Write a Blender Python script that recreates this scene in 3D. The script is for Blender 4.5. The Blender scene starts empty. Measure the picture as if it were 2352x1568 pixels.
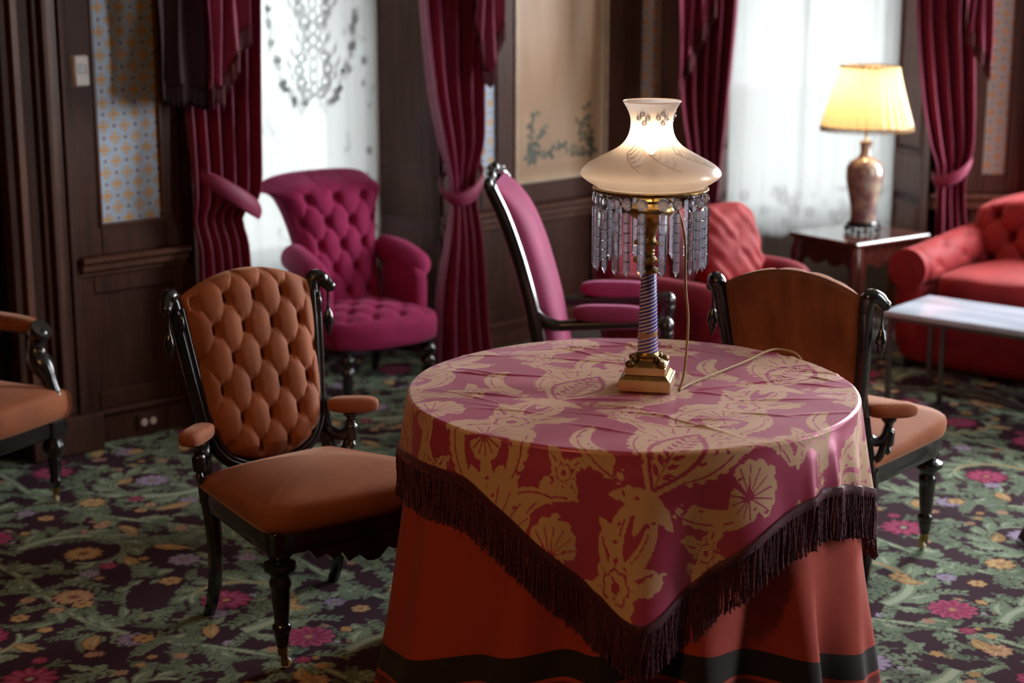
import bpy, math, random
import numpy as np
from mathutils import Vector, Matrix

# ------------------------------------------------------------------ camera
S = bpy.context.scene
COL = S.collection
R = math.radians
cam_d = bpy.data.cameras.new('camera'); cam = bpy.data.objects.new('camera', cam_d); COL.objects.link(cam)
cam.location = (0, 0, 1.80); cam.rotation_euler = (R(90 - 13.0), 0, 0)
cam_d.sensor_width = 36.0; cam_d.lens = 36.0 * 3950 / 2352
cam_d.clip_start = 0.05; cam_d.clip_end = 200
cam_d.dof.use_dof = True; cam_d.dof.focus_distance = 4.12; cam_d.dof.aperture_fstop = 2.5
S.camera = cam

# ------------------------------------------------------------------ world, lights, exposure
SKY = 20.0
w = bpy.data.worlds.new('overcast_sky'); S.world = w; w.use_nodes = True
bgn = w.node_tree.nodes['Background']; bgn.inputs[0].default_value = (0.93, 0.97, 1.0, 1); bgn.inputs[1].default_value = SKY
S.view_settings.view_transform = 'Standard'; S.view_settings.look = 'None'
S.view_settings.gamma = 1.0; S.view_settings.use_curve_mapping = False
S.view_settings.exposure = 0.55
cy = S.cycles
cy.use_denoising = True
cy.max_bounces = 10; cy.diffuse_bounces = 5; cy.glossy_bounces = 4; cy.transmission_bounces = 8; cy.transparent_max_bounces = 12
cy.caustics_reflective = False; cy.caustics_refractive = False
cy.sample_clamp_indirect = 4.0

def portal(loc, n, sx, sy):
    d = bpy.data.lights.new('window_portal', 'AREA'); d.shape = 'RECTANGLE'; d.size = sx; d.size_y = sy
    d.cycles.is_portal = True
    o = bpy.data.objects.new('window_portal', d); o.location = loc; o.rotation_euler = Vector(n).to_track_quat('-Z', 'Y').to_euler(); COL.objects.link(o)
def point_light(name, loc, power, col, rad):
    d = bpy.data.lights.new(name, 'POINT'); d.energy = power; d.color = col; d.shadow_soft_size = rad
    o = bpy.data.objects.new(name, d); o.location = loc; COL.objects.link(o); return o
# daylight of the two tall windows out of view on the right (their openings are cut in wall_bay_right and wall_right)
portal((3.243, 7.585, 1.73), (-.643, -.766, 0), 1.45, 2.34)
portal((4.08, 4.3, 1.73), (-1, 0, 0), .36, 2.34)
# the warm ceiling chandelier over the near end of the room
point_light('chandelier_light', (-1.5, 1.2, 2.75), 46, (1.0, 0.50, 0.17), 0.14)

# ------------------------------------------------------------------ small helpers
def lerp(a, b, t): return a + (b - a) * t
def sstep(a, b, x):
    t = np.clip((np.asarray(x, float) - a) / (b - a), 0, 1); return t * t * (3 - 2 * t)
def curve_pts(pts, n):
    """Catmull-Rom through pts, n samples"""
    P = np.array(pts, float); P = np.vstack([2 * P[0] - P[1], P, 2 * P[-1] - P[-2]])
    m = len(P) - 3; out = []
    for q in np.linspace(0, m - 1e-9, n):
        i = int(q); t = q - i; a, b, c, d = P[i], P[i + 1], P[i + 2], P[i + 3]
        out.append(.5 * ((2 * b) + (-a + c) * t + (2 * a - 5 * b + 4 * c - d) * t * t + (-a + 3 * b - 3 * c + d) * t ** 3))
    return np.array(out)
def smooth_interp(x, xs, ys):
    """monotone-ish smooth interpolation of a table"""
    xs = np.array(xs, float); ys = np.array(ys, float)
    m = np.zeros_like(ys); dd = np.diff(ys) / np.diff(xs)
    m[1:-1] = np.where(dd[1:] * dd[:-1] > 0, 2 * dd[1:] * dd[:-1] / (dd[1:] + dd[:-1] + 1e-12), 0); m[0] = dd[0]; m[-1] = dd[-1]
    x = np.clip(np.asarray(x, float), xs[0], xs[-1]); i = np.clip(np.searchsorted(xs, x, side='right') - 1, 0, len(xs) - 2)
    h = xs[i + 1] - xs[i]; t = (x - xs[i]) / h
    return (ys[i] * (2 * t ** 3 - 3 * t ** 2 + 1) + m[i] * h * (t ** 3 - 2 * t ** 2 + t) + ys[i + 1] * (-2 * t ** 3 + 3 * t ** 2) + m[i + 1] * h * (t ** 3 - t ** 2))

class MB:
    """collects geometry, builds one mesh object"""
    def __init__(s): s.v = []; s.f = []; s.n = 0
    def add(s, v, f):
        v = np.asarray(v, float).reshape(-1, 3); s.v.append(v)
        s.f += [tuple(i + s.n for i in q) for q in f]; s.n += len(v); return s
    def box(s, c, d, rz=0, rx=0, ry=0, ch=0.0):
        x, y, z = [q / 2 for q in d]
        if ch > 0:
            ch = min(ch, x * .9, y * .9, z * .9); v = []
            for sx in (-1, 1):
                for sy in (-1, 1):
                    for sz in (-1, 1):
                        v += [(sx * (x - ch), sy * (y - ch), sz * z), (sx * (x - ch), sy * y, sz * (z - ch)), (sx * x, sy * (y - ch), sz * (z - ch))]
            def I(sx, sy, sz, k): return ((sx > 0) * 4 + (sy > 0) * 2 + (sz > 0)) * 3 + k
            f = []
            for a in (-1, 1):
                f.append([I(-1, -1, a, 0), I(1, -1, a, 0), I(1, 1, a, 0), I(-1, 1, a, 0)])
                f.append([I(-1, a, -1, 1), I(1, a, -1, 1), I(1, a, 1, 1), I(-1, a, 1, 1)])
                f.append([I(a, -1, -1, 2), I(a, 1, -1, 2), I(a, 1, 1, 2), I(a, -1, 1, 2)])
                for b in (-1, 1):
                    f.append([I(-1, a, b, 0), I(1, a, b, 0), I(1, a, b, 1), I(-1, a, b, 1)])
                    f.append([I(a, -1, b, 0), I(a, 1, b, 0), I(a, 1, b, 2), I(a, -1, b, 2)])
                    f.append([I(a, b, -1, 1), I(a, b, 1, 1), I(a, b, 1, 2), I(a, b, -1, 2)])
                    for e in (-1, 1): f.append([I(a, b, e, 0), I(a, b, e, 1), I(a, b, e, 2)])
        else:
            v = [(i * x, j * y, k * z) for k in (-1, 1) for j in (-1, 1) for i in (-1, 1)]
            f = [(0, 2, 3, 1), (4, 5, 7, 6), (0, 1, 5, 4), (2, 6, 7, 3), (0, 4, 6, 2), (1, 3, 7, 5)]
        M_ = np.array(Matrix.Rotation(rz, 3, 'Z') @ Matrix.Rotation(ry, 3, 'Y') @ Matrix.Rotation(rx, 3, 'X'))
        return s.add(np.array(v) @ M_.T + np.array(c), f)
    def grid(s, A, cu=False, cv=False):
        A = np.asarray(A, float); nu, nv = A.shape[:2]; f = []
        for i in range(nu if cu else nu - 1):
            i2 = (i + 1) % nu
            for j in range(nv if cv else nv - 1):
                j2 = (j + 1) % nv; f.append((i * nv + j, i2 * nv + j, i2 * nv + j2, i * nv + j2))
        return s.add(A.reshape(-1, 3), f)
    def lathe(s, prof, n=24, c=(0, 0, 0), axis=None, sides=None):
        a = np.linspace(0, 2 * np.pi, n, endpoint=False); P = np.array(prof, float)
        A = np.stack([np.outer(np.cos(a), P[:, 0]), np.outer(np.sin(a), P[:, 0]), np.tile(P[:, 1], (n, 1))], -1)
        if axis is not None:
            q = np.array(Vector((0, 0, 1)).rotation_difference(Vector(axis)).to_matrix()); A = A @ q.T
        return s.grid(A + np.array(c), cu=True)
    def tube(s, path, rad, n=8, cap=True, flat=1.0, up=None, sq=False):
        P = np.array(path, float); m = len(P); rad = np.broadcast_to(np.array(rad, float), (m,))
        T = np.gradient(P, axis=0); T /= np.linalg.norm(T, axis=1)[:, None] + 1e-12
        u = np.array(up if up is not None else ((0, 0, 1) if abs(T[0][2]) < .9 else (1, 0, 0)), float)
        a = np.linspace(0, 2 * np.pi, n, endpoint=False) + (np.pi / n if sq else 0); rings = []
        for i in range(m):
            x = np.cross(u, T[i])
            if np.linalg.norm(x) < 1e-6: x = np.cross((1, 0.1, 0), T[i])
            x /= np.linalg.norm(x); y = np.cross(T[i], x)
            if up is None: u = y
            rings.append(P[i] + rad[i] * (np.outer(np.cos(a), x) * flat + np.outer(np.sin(a), y)))
        s.grid(np.array(rings), cv=True)
        if cap:
            b = s.n - m * n; s.f.append(tuple(b + k for k in range(n))[::-1]); s.f.append(tuple(b + (m - 1) * n + k for k in range(n)))
        return s
    def sphere(s, c, r, nu=14, nv=9, sc=(1, 1, 1)):
        t = np.linspace(0, np.pi, nv); a = np.linspace(0, 2 * np.pi, nu, endpoint=False)
        A = np.stack([np.outer(np.cos(a), np.sin(t)) * sc[0], np.outer(np.sin(a), np.sin(t)) * sc[1], np.tile(np.cos(t), (nu, 1)) * sc[2]], -1) * r
        return s.grid(A + np.array(c), cu=True)
    def prism(s, out, z0, z1, tf=None):
        """extrude outline (x,y) from z0 to z1; tf maps points"""
        o = np.array(out, float); n = len(o)
        v = np.vstack([np.c_[o, np.full(n, z0)], np.c_[o, np.full(n, z1)]])
        if tf is not None: v = np.array([tf(*p) for p in v])
        f = [tuple(range(n))[::-1], tuple(range(n, 2 * n))] + [(i, (i + 1) % n, n + (i + 1) % n, n + i) for i in range(n)]
        return s.add(v, f)
    def build(s, name, mat, parent=None, smooth=35, loc=None, rz=None, recalc=True):
        me = bpy.data.meshes.new(name); me.from_pydata(np.vstack(s.v).tolist(), [], s.f)
        return link_mesh(name, me, mat, parent, smooth, loc, rz, recalc)
def link_mesh(name, me, mat, parent=None, smooth=35, loc=None, rz=None, recalc=True):
    if recalc and len(me.polygons) < 60000:
        import bmesh
        b = bmesh.new(); b.from_mesh(me); bmesh.ops.remove_doubles(b, verts=b.verts, dist=1e-6); bmesh.ops.recalc_face_normals(b, faces=b.faces); b.to_mesh(me); b.free()
    if mat: me.materials.append(mat)
    if smooth:
        me.polygons.foreach_set('use_smooth', [True] * len(me.polygons))
        if smooth < 180: me.set_sharp_from_angle(angle=R(smooth))
    o = bpy.data.objects.new(name, me); COL.objects.link(o)
    if parent: o.parent = parent
    if loc is not None: o.location = loc
    if rz is not None: o.rotation_euler.z = rz
    return o
def big_grid(name, A, mat, parent=None, col=None, cu=False, attr='Col'):
    """large grid mesh through foreach_set, with optional point colours"""
    A = np.asarray(A, np.float32); nu, nv = A.shape[:2]
    i = np.arange(nu if cu else nu - 1); j = np.arange(nv - 1); I, J = np.meshgrid(i, j, indexing='ij'); I2 = (I + 1) % nu
    q = np.stack([I * nv + J, I2 * nv + J, I2 * nv + J + 1, I * nv + J + 1], -1).reshape(-1, 4).astype(np.int32)
    me = bpy.data.meshes.new(name); me.vertices.add(nu * nv); me.vertices.foreach_set('co', A.reshape(-1))
    me.loops.add(q.size); me.loops.foreach_set('vertex_index', q.reshape(-1)); me.polygons.add(len(q))
    me.polygons.foreach_set('loop_start', np.arange(0, q.size, 4, dtype=np.int32)); me.update(calc_edges=True)
    if col is not None:
        ca = me.color_attributes.new(attr, 'FLOAT_COLOR', 'POINT'); c4 = np.ones((nu * nv, 4), np.float32); c4[:, :3] = np.asarray(col, np.float32).reshape(-1, 3)
        ca.data.foreach_set('color', c4.reshape(-1))
    return link_mesh(name, me, mat, parent, 180, recalc=False)

def empty(name, loc=(0, 0, 0), rz=0.0):
    o = bpy.data.objects.new(name, None); COL.objects.link(o); o.location = loc; o.rotation_euler.z = rz; o.empty_display_size = .1; return o
def tag(o, label=None, cat=None, group=None, kind=None):
    if label: o['label'] = label
    if cat: o['category'] = cat
    if group: o['group'] = group
    if kind: o['kind'] = kind
    return o
def thing(name, label, cat, loc=(0, 0, 0), rz=0.0, group=None): return tag(empty(name, loc, rz), label, cat, group)
def copy_tree(o, parent=None):
    c = o.copy(); COL.objects.link(c); c.parent = parent
    for ch in list(o.children): copy_tree(ch, c)
    return c

# ------------------------------------------------------------------ materials
def mat(name, base=(.5, .5, .5), rough=.5, metal=0., spec=.5, sheen=0., sheen_rough=.4, sheen_tint=None, coat=0., coat_rough=.1, trans=0., ior=1.5,
        var=.15, vscale=18., vstretch=(1, 1, 1), bump=0., bscale=150., bstretch=(1, 1, 1), attr=None, emit=None, emit_s=0., aniso=0., attr_rough=None, bdist=.002):
    m = bpy.data.materials.new(name); m.use_nodes = True; nt = m.node_tree; N = nt.nodes; L = nt.links; p = N['Principled BSDF']
    def si(k, v):
        if k in p.inputs: p.inputs[k].default_value = v
    si('Roughness', rough); si('Metallic', metal); si('Specular IOR Level', spec); si('IOR', ior); si('Transmission Weight', trans)
    si('Sheen Weight', sheen); si('Sheen Roughness', sheen_rough); si('Coat Weight', coat); si('Coat Roughness', coat_rough); si('Anisotropic', aniso)
    if sheen_tint: si('Sheen Tint', (*sheen_tint, 1))
    tc = N.new('ShaderNodeTexCoord'); base_out = None
    if attr:
        a = N.new('ShaderNodeAttribute'); a.attribute_name = attr; base_out = a.outputs['Color']
    else:
        rgb = N.new('ShaderNodeRGB'); rgb.outputs[0].default_value = (*base, 1); base_out = rgb.outputs[0]
    if var > 0:
        mp = N.new('ShaderNodeMapping'); mp.inputs['Scale'].default_value = vstretch; L.new(tc.outputs['Object'], mp.inputs['Vector'])
        n = N.new('ShaderNodeTexNoise'); n.inputs['Scale'].default_value = vscale; n.inputs['Detail'].default_value = 4; L.new(mp.outputs[0], n.inputs['Vector'])
        mr = N.new('ShaderNodeMapRange'); mr.inputs['From Min'].default_value = .25; mr.inputs['From Max'].default_value = .75
        mr.inputs['To Min'].default_value = 1 - var; mr.inputs['To Max'].default_value = 1 + var; L.new(n.outputs[0], mr.inputs[0])
        vm = N.new('ShaderNodeVectorMath'); vm.operation = 'SCALE'; L.new(base_out, vm.inputs[0]); L.new(mr.outputs[0], vm.inputs['Scale']); base_out = vm.outputs[0]
    L.new(base_out, p.inputs['Base Color'])
    if bump > 0:
        mp2 = N.new('ShaderNodeMapping'); mp2.inputs['Scale'].default_value = bstretch; L.new(tc.outputs['Object'], mp2.inputs['Vector'])
        n2 = N.new('ShaderNodeTexNoise'); n2.inputs['Scale'].default_value = bscale; n2.inputs['Detail'].default_value = 3; L.new(mp2.outputs[0], n2.inputs['Vector'])
        b = N.new('ShaderNodeBump'); b.inputs['Strength'].default_value = bump; b.inputs['Distance'].default_value = bdist; L.new(n2.outputs[0], b.inputs['Height']); L.new(b.outputs[0], p.inputs['Normal'])
    if emit: si('Emission Color', (*emit, 1)); si('Emission Strength', emit_s)
    return m
WOODV = (6, 6, .6)
M = {}
M['wall_wood'] = mat('dark_walnut_panelling', (.052, .018, .011), .48, spec=.18, var=.35, vscale=9, vstretch=(5, 5, .5), bump=.15, bscale=40, bstretch=(6, 6, .5), coat=.0)
M['wall_wood_mid'] = mat('walnut_moulding', (.085, .031, .017), .42, spec=.25, var=.35, vscale=9, vstretch=(5, 5, .5), coat=.1, coat_rough=.2)
M['ceiling'] = mat('ceiling_plaster', (.42, .38, .33), .8)
M['rear'] = mat('dim_rear_wall', (.06, .030, .022), .6, var=.3)
M['black_wood'] = mat('ebonised_wood', (.010, .008, .008), .22, spec=.6, var=.3, vscale=14, coat=.5, coat_rough=.12, bump=.1, bscale=60)
M['orange'] = mat('orange_velvet', (.31, .095, .040), .75, spec=.25, sheen=.45, sheen_rough=.35, sheen_tint=(1, .62, .45), var=.22, vscale=9, bump=.12, bscale=420, bdist=.001)
M['orange_worn'] = mat('worn_orange_velvet', (.33, .115, .045), .78, spec=.2, sheen=.4, sheen_rough=.35, sheen_tint=(1, .6, .42), var=.45, vscale=5, vstretch=(3, 3, .8), bump=.12, bscale=380, bdist=.001)
M['orange_button'] = mat('orange_button', (.20, .055, .022), .8, sheen=.2)
M['magenta'] = mat('magenta_wool', (.30, .017, .085), .8, spec=.2, sheen=.35, sheen_rough=.4, sheen_tint=(1, .35, .6), var=.15, vscale=14, bump=.15, bscale=500, bdist=.001)
M['magenta_button'] = mat('magenta_button', (.13, .008, .035), .8)
M['plum'] = mat('plum_pink_velvet', (.30, .035, .11), .7, spec=.25, sheen=.5, sheen_rough=.35, sheen_tint=(1, .45, .7), var=.15, vscale=10, bump=.1, bscale=400, bdist=.001)
M['red'] = mat('red_velvet', (.27, .013, .016), .7, spec=.25, sheen=.25, sheen_rough=.4, sheen_tint=(1, .3, .3), var=.2, vscale=10, bump=.15, bscale=300, bdist=.001)
M['red_button'] = mat('red_button', (.20, .01, .01), .75)
M['crimson'] = mat('crimson_velvet', (.20, .009, .022), .75, spec=.25, sheen=.25, sheen_rough=.4, sheen_tint=(1, .35, .4), var=.2, vscale=9, bump=.15, bscale=250, bdist=.001)
M['drape'] = mat('burgundy_drape', (.19, .013, .048), .60, spec=.35, sheen=.65, sheen_rough=.3, sheen_tint=(1, .4, .6), var=.12, vscale=10, bump=.06, bscale=500, bdist=.001)
M['drape_fringe'] = mat('dark_red_fringe', (.10, .010, .018), .7, var=.5, vscale=90, vstretch=(4, 4, .2), bump=.5, bscale=90, bstretch=(6, 6, .2))
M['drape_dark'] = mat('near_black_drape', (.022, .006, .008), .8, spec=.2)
M['jamb'] = mat('varnished_jamb', (.14, .062, .042), .45, spec=.25, var=.3, vscale=9, vstretch=(5, 5, .5), coat=.0)
M['teal'] = mat('teal_lining', (.03, .20, .24), .6)
M['brass'] = mat('aged_brass', (.42, .27, .09), .32, metal=1, var=.4, vscale=30, bump=.1, bscale=90)
M['brass_dark'] = mat('dark_chased_brass', (.20, .125, .045), .38, metal=1, var=.5, vscale=45, bump=.9, bscale=110, bdist=.003)
M['brass_bright'] = mat('polished_brass', (.58, .42, .19), .28, metal=1, var=.15, vscale=12)
M['white_plastic'] = mat('white_plastic', (.70, .66, .66), .4, var=.03)
M['grey_screen'] = mat('grey_display', (.16, .19, .19), .3, var=.1)
M['grey_key'] = mat('grey_key', (.35, .37, .4), .5, var=.05)
M['socket'] = mat('cream_socket', (.55, .48, .42), .4, var=.03)
M['marble'] = mat('grey_veined_marble', (.55, .62, .72), .16, spec=.6, var=.35, vscale=4, vstretch=(.6, 5, 1), coat=.4, coat_rough=.05)
M['gunmetal'] = mat('gunmetal', (.16, .15, .14), .35, metal=.9, var=.2)
M['mahogany'] = mat('red_mahogany', (.085, .020, .014), .18, spec=.6, var=.35, vscale=12, vstretch=(.6, 6, 1), coat=.8, coat_rough=.06)
M['castor'] = mat('cream_castor', (.62, .52, .38), .3, var=.1)
M['cord'] = mat('tan_cord', (.36, .22, .085), .55, var=.15, vscale=60)
M['table_wood'] = mat('plain_table_wood', (.14, .07, .035), .5)
M['sash'] = mat('painted_sash', (.16, .10, .07), .4)
M['ground'] = mat('pale_paving', (.45, .44, .42), .9)

def node_mat(name, fn):
    m = bpy.data.materials.new(name); m.use_nodes = True; nt = m.node_tree; nt.nodes.clear(); fn(nt, nt.nodes, nt.links); return m
def _glass_pane(nt, N, L):
    o = N.new('ShaderNodeOutputMaterial'); t = N.new('ShaderNodeBsdfTransparent'); g = N.new('ShaderNodeBsdfGlossy'); g.inputs['Roughness'].default_value = .02
    t.inputs[0].default_value = (.96, .98, .97, 1); f = N.new('ShaderNodeFresnel'); f.inputs[0].default_value = 1.45; mx = N.new('ShaderNodeMixShader')
    L.new(f.outputs[0], mx.inputs[0]); L.new(t.outputs[0], mx.inputs[1]); L.new(g.outputs[0], mx.inputs[2]); L.new(mx.outputs[0], o.inputs[0])
M['pane'] = node_mat('window_glass', _glass_pane)
def _sheer(trans_c, transp):
    def fn(nt, N, L):
        o = N.new('ShaderNodeOutputMaterial'); a = N.new('ShaderNodeAttribute'); a.attribute_name = 'Col'
        # Col.r = weave density of the net (0 open net .. 1 solid lace)
        sp = N.new('ShaderNodeSeparateColor'); L.new(a.outputs['Color'], sp.inputs[0])
        tl = N.new('ShaderNodeBsdfTranslucent'); df = N.new('ShaderNodeBsdfDiffuse'); tp = N.new('ShaderNodeBsdfTransparent')
        tp.inputs[0].default_value = (1, 1, 1, 1); df.inputs[0].default_value = (.50, .52, .54, 1)
        mr = N.new('ShaderNodeMapRange'); mr.inputs['To Min'].default_value = trans_c; mr.inputs['To Max'].default_value = trans_c * .10; L.new(sp.outputs[0], mr.inputs[0])
        cc = N.new('ShaderNodeCombineColor')
        for k in range(3): L.new(mr.outputs[0], cc.inputs[k])
        L.new(cc.outputs[0], tl.inputs[0])
        ad = N.new('ShaderNodeMixShader'); ad.inputs[0].default_value = .30; L.new(tl.outputs[0], ad.inputs[1]); L.new(df.outputs[0], ad.inputs[2])
        m2 = N.new('ShaderNodeMapRange'); m2.inputs['To Min'].default_value = transp; m2.inputs['To Max'].default_value = transp * .15; L.new(sp.outputs[0], m2.inputs[0])
        mx = N.new('ShaderNodeMixShader'); L.new(m2.outputs[0], mx.inputs[0]); L.new(ad.outputs[0], mx.inputs[1]); L.new(tp.outputs[0], mx.inputs[2]); L.new(mx.outputs[0], o.inputs[0])
    return fn
M['sheer'] = node_mat('white_muslin_sheer', _sheer(.165, .012))
M['lace'] = node_mat('white_lace_net', _sheer(.165, .02))
def _crystal(nt, N, L):
    o = N.new('ShaderNodeOutputMaterial'); t = N.new('ShaderNodeBsdfTransparent'); g = N.new('ShaderNodeBsdfGlossy'); r = N.new('ShaderNodeBsdfRefraction')
    r.inputs['IOR'].default_value = 1.5; r.inputs['Roughness'].default_value = .0; g.inputs['Roughness'].default_value = .03; t.inputs[0].default_value = (.86, .87, .93, 1); r.inputs[0].default_value = (.93, .93, 1, 1)
    m1 = N.new('ShaderNodeMixShader'); m1.inputs[0].default_value = .35; L.new(t.outputs[0], m1.inputs[1]); L.new(r.outputs[0], m1.inputs[2])
    dl = N.new('ShaderNodeBsdfTranslucent'); dl.inputs[0].default_value = (.92, .90, .98, 1); m0 = N.new('ShaderNodeMixShader'); m0.inputs[0].default_value = .17; L.new(m1.outputs[0], m0.inputs[1]); L.new(dl.outputs[0], m0.inputs[2]); m1 = m0
    f = N.new('ShaderNodeFresnel'); f.inputs[0].default_value = 1.65; mx = N.new('ShaderNodeMixShader'); L.new(f.outputs[0], mx.inputs[0]); L.new(m1.outputs[0], mx.inputs[1]); L.new(g.outputs[0], mx.inputs[2]); L.new(mx.outputs[0], o.inputs[0])
M['crystal'] = node_mat('lead_crystal', _crystal)
def _shade_glass(tint, tr, transp_w, gl_rough):
    def fn(nt, N, L):
        o = N.new('ShaderNodeOutputMaterial'); t = N.new('ShaderNodeBsdfTranslucent'); t.inputs[0].default_value = (*tint, 1)
        d = N.new('ShaderNodeBsdfDiffuse'); d.inputs[0].default_value = (.62, .53, .51, 1)
        m1 = N.new('ShaderNodeMixShader'); m1.inputs[0].default_value = 1 - tr; L.new(t.outputs[0], m1.inputs[1]); L.new(d.outputs[0], m1.inputs[2])
        rf = N.new('ShaderNodeBsdfTransparent'); rf.inputs[0].default_value = (1, .9, .78, 1)
        m2 = N.new('ShaderNodeMixShader'); m2.inputs[0].default_value = transp_w; L.new(m1.outputs[0], m2.inputs[1]); L.new(rf.outputs[0], m2.inputs[2])
        g = N.new('ShaderNodeBsdfGlossy'); g.inputs['Roughness'].default_value = gl_rough; f = N.new('ShaderNodeLayerWeight'); f.inputs[0].default_value = .10
        m3 = N.new('ShaderNodeMixShader'); L.new(f.outputs['Facing'], m3.inputs[0]); L.new(m2.outputs[0], m3.inputs[1]); L.new(g.outputs[0], m3.inputs[2]); L.new(m3.outputs[0], o.inputs[0])
    return fn
M['frosted'] = node_mat('frosted_lamp_glass', _shade_glass((.97, .88, .82), .52, .10, .28))
M['silk_shade'] = node_mat('pleated_silk_shade', _shade_glass((.98, .80, .48), .75, .0, .6))
def _bulb(col, s):
    def fn(nt, N, L):
        o = N.new('ShaderNodeOutputMaterial'); e = N.new('ShaderNodeEmission'); e.inputs[0].default_value = (*col, 1); e.inputs[1].default_value = s; L.new(e.outputs[0], o.inputs[0])
    return fn
M['bulb'] = node_mat('lit_bulb', _bulb((1, .72, .45), 42)); M['bulb_soft'] = node_mat('lit_bulb_soft', _bulb((1, .62, .28), 95))
def _spiral(nt, N, L):
    o = N.new('ShaderNodeOutputMaterial'); p = N.new('ShaderNodeBsdfPrincipled'); tc = N.new('ShaderNodeTexCoord'); sx = N.new('ShaderNodeSeparateXYZ'); L.new(tc.outputs['Object'], sx.inputs[0])
    at = N.new('ShaderNodeMath'); at.operation = 'ARCTAN2'; L.new(sx.outputs['Y'], at.inputs[0]); L.new(sx.outputs['X'], at.inputs[1])
    k = N.new('ShaderNodeMath'); k.operation = 'MULTIPLY'; k.inputs[1].default_value = -1 / (2 * math.pi) * 5; L.new(at.outputs[0], k.inputs[0])
    z = N.new('ShaderNodeMath'); z.operation = 'MULTIPLY'; z.inputs[1].default_value = 1 / .0088; L.new(sx.outputs['Z'], z.inputs[0])
    ad = N.new('ShaderNodeMath'); ad.operation = 'ADD'; L.new(k.outputs[0], ad.inputs[0]); L.new(z.outputs[0], ad.inputs[1])
    fr = N.new('ShaderNodeMath'); fr.operation = 'FRACT'; L.new(ad.outputs[0], fr.inputs[0])
    gt = N.new('ShaderNodeMath'); gt.operation = 'GREATER_THAN'; gt.inputs[1].default_value = .55; L.new(fr.outputs[0], gt.inputs[0])
    mx = N.new('ShaderNodeMix'); mx.data_type = 'RGBA'; mx.inputs['A'].default_value = (.055, .055, .40, 1); mx.inputs['B'].default_value = (.66, .60, .66, 1); L.new(gt.outputs[0], mx.inputs['Factor'])
    # worn patch near the foot: brass showing through
    n = N.new('ShaderNodeTexNoise'); n.inputs['Scale'].default_value = 45; n.inputs['Detail'].default_value = 5; L.new(tc.outputs['Object'], n.inputs['Vector'])
    h = N.new('ShaderNodeMapRange'); h.inputs['From Min'].default_value = .025; h.inputs['From Max'].default_value = .045; L.new(sx.outputs['Z'], h.inputs[0])
    h2 = N.new('ShaderNodeMapRange'); h2.inputs['From Min'].default_value = .07; h2.inputs['From Max'].default_value = .05; L.new(sx.outputs['Z'], h2.inputs[0])
    q = N.new('ShaderNodeMath'); q.operation = 'MULTIPLY'; L.new(h.outputs[0], q.inputs[0]); L.new(h2.outputs[0], q.inputs[1])
    q2 = N.new('ShaderNodeMath'); q2.operation = 'MULTIPLY'; L.new(q.outputs[0], q2.inputs[0]); L.new(n.outputs[0], q2.inputs[1])
    g2 = N.new('ShaderNodeMath'); g2.operation = 'GREATER_THAN'; g2.inputs[1].default_value = .42; L.new(q2.outputs[0], g2.inputs[0])
    m2 = N.new('ShaderNodeMix'); m2.data_type = 'RGBA'; m2.inputs['B'].default_value = (.38, .22, .10, 1); L.new(mx.outputs['Result'], m2.inputs['A']); L.new(g2.outputs[0], m2.inputs['Factor'])
    L.new(m2.outputs['Result'], p.inputs['Base Color']); p.inputs['Roughness'].default_value = .25; p.inputs['Coat Weight'].default_value = .5; L.new(p.outputs[0], o.inputs[0])
M['spiral'] = node_mat('blue_white_spiral_enamel', _spiral)
# ------------------------------------------------------------------ drawn patterns (carpet, damask, wallpaper, lace): polygons filled into small arrays,
# then written as point colours on fine meshes
class Ras:
    def __init__(s, w, h, res, bg, x0=0., y0=0., wrap=True):
        s.w, s.h, s.res, s.x0, s.y0, s.wrap = w, h, res, x0, y0, wrap
        s.nx, s.ny = int(round(w / res)), int(round(h / res)); s.a = np.zeros((s.ny, s.nx, 3)); s.a[:] = bg
    def poly(s, pts, col):
        p = np.array(pts, float); offs = [(0, 0)]
        if s.wrap: offs = [(i, j) for i in (-1, 0, 1) for j in (-1, 0, 1)]
        for i, j in offs:
            q = (p - (s.x0, s.y0) + (i * s.w, j * s.h)) / s.res
            x0, y0 = np.floor(q.min(0)).astype(int); x1, y1 = np.ceil(q.max(0)).astype(int)
            x0, y0 = max(x0, 0), max(y0, 0); x1, y1 = min(x1, s.nx), min(y1, s.ny)
            if x1 <= x0 or y1 <= y0: continue
            X = np.arange(x0, x1) + .5; Y = np.arange(y0, y1) + .5
            ins = np.zeros((len(Y), len(X)), bool); a = q; b = np.roll(q, -1, 0)
            for (ax, ay), (bx, by) in zip(a, b):
                if ay == by: continue
                m = (Y >= min(ay, by)) & (Y < max(ay, by))
                if not m.any(): continue
                xc = ax + (Y[m] - ay) * (bx - ax) / (by - ay); ins[m] ^= X[None, :] < xc[:, None]
            s.a[y0:y1, x0:x1][ins] = col
    def sample(s, x, y):
        fx = (np.asarray(x) - s.x0) / s.res - .5; fy = (np.asarray(y) - s.y0) / s.res - .5
        i0 = np.floor(fx).astype(int); j0 = np.floor(fy).astype(int); tx = (fx - i0)[..., None]; ty = (fy - j0)[..., None]
        if s.wrap: I = lambda k: k % s.nx; J = lambda k: k % s.ny
        else: I = lambda k: np.clip(k, 0, s.nx - 1); J = lambda k: np.clip(k, 0, s.ny - 1)
        A = s.a
        return (A[J(j0), I(i0)] * (1 - tx) + A[J(j0), I(i0 + 1)] * tx) * (1 - ty) + (A[J(j0 + 1), I(i0)] * (1 - tx) + A[J(j0 + 1), I(i0 + 1)] * tx) * ty
def stroke(path, wid):
    P = np.array(path, float); T = np.gradient(P, axis=0); T /= np.linalg.norm(T, axis=1)[:, None] + 1e-9; Nn = np.c_[-T[:, 1], T[:, 0]]
    wv = np.broadcast_to(np.array(wid, float), (len(P),))[:, None]
    return np.vstack([P + Nn * wv, (P - Nn * wv)[::-1]])
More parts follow.
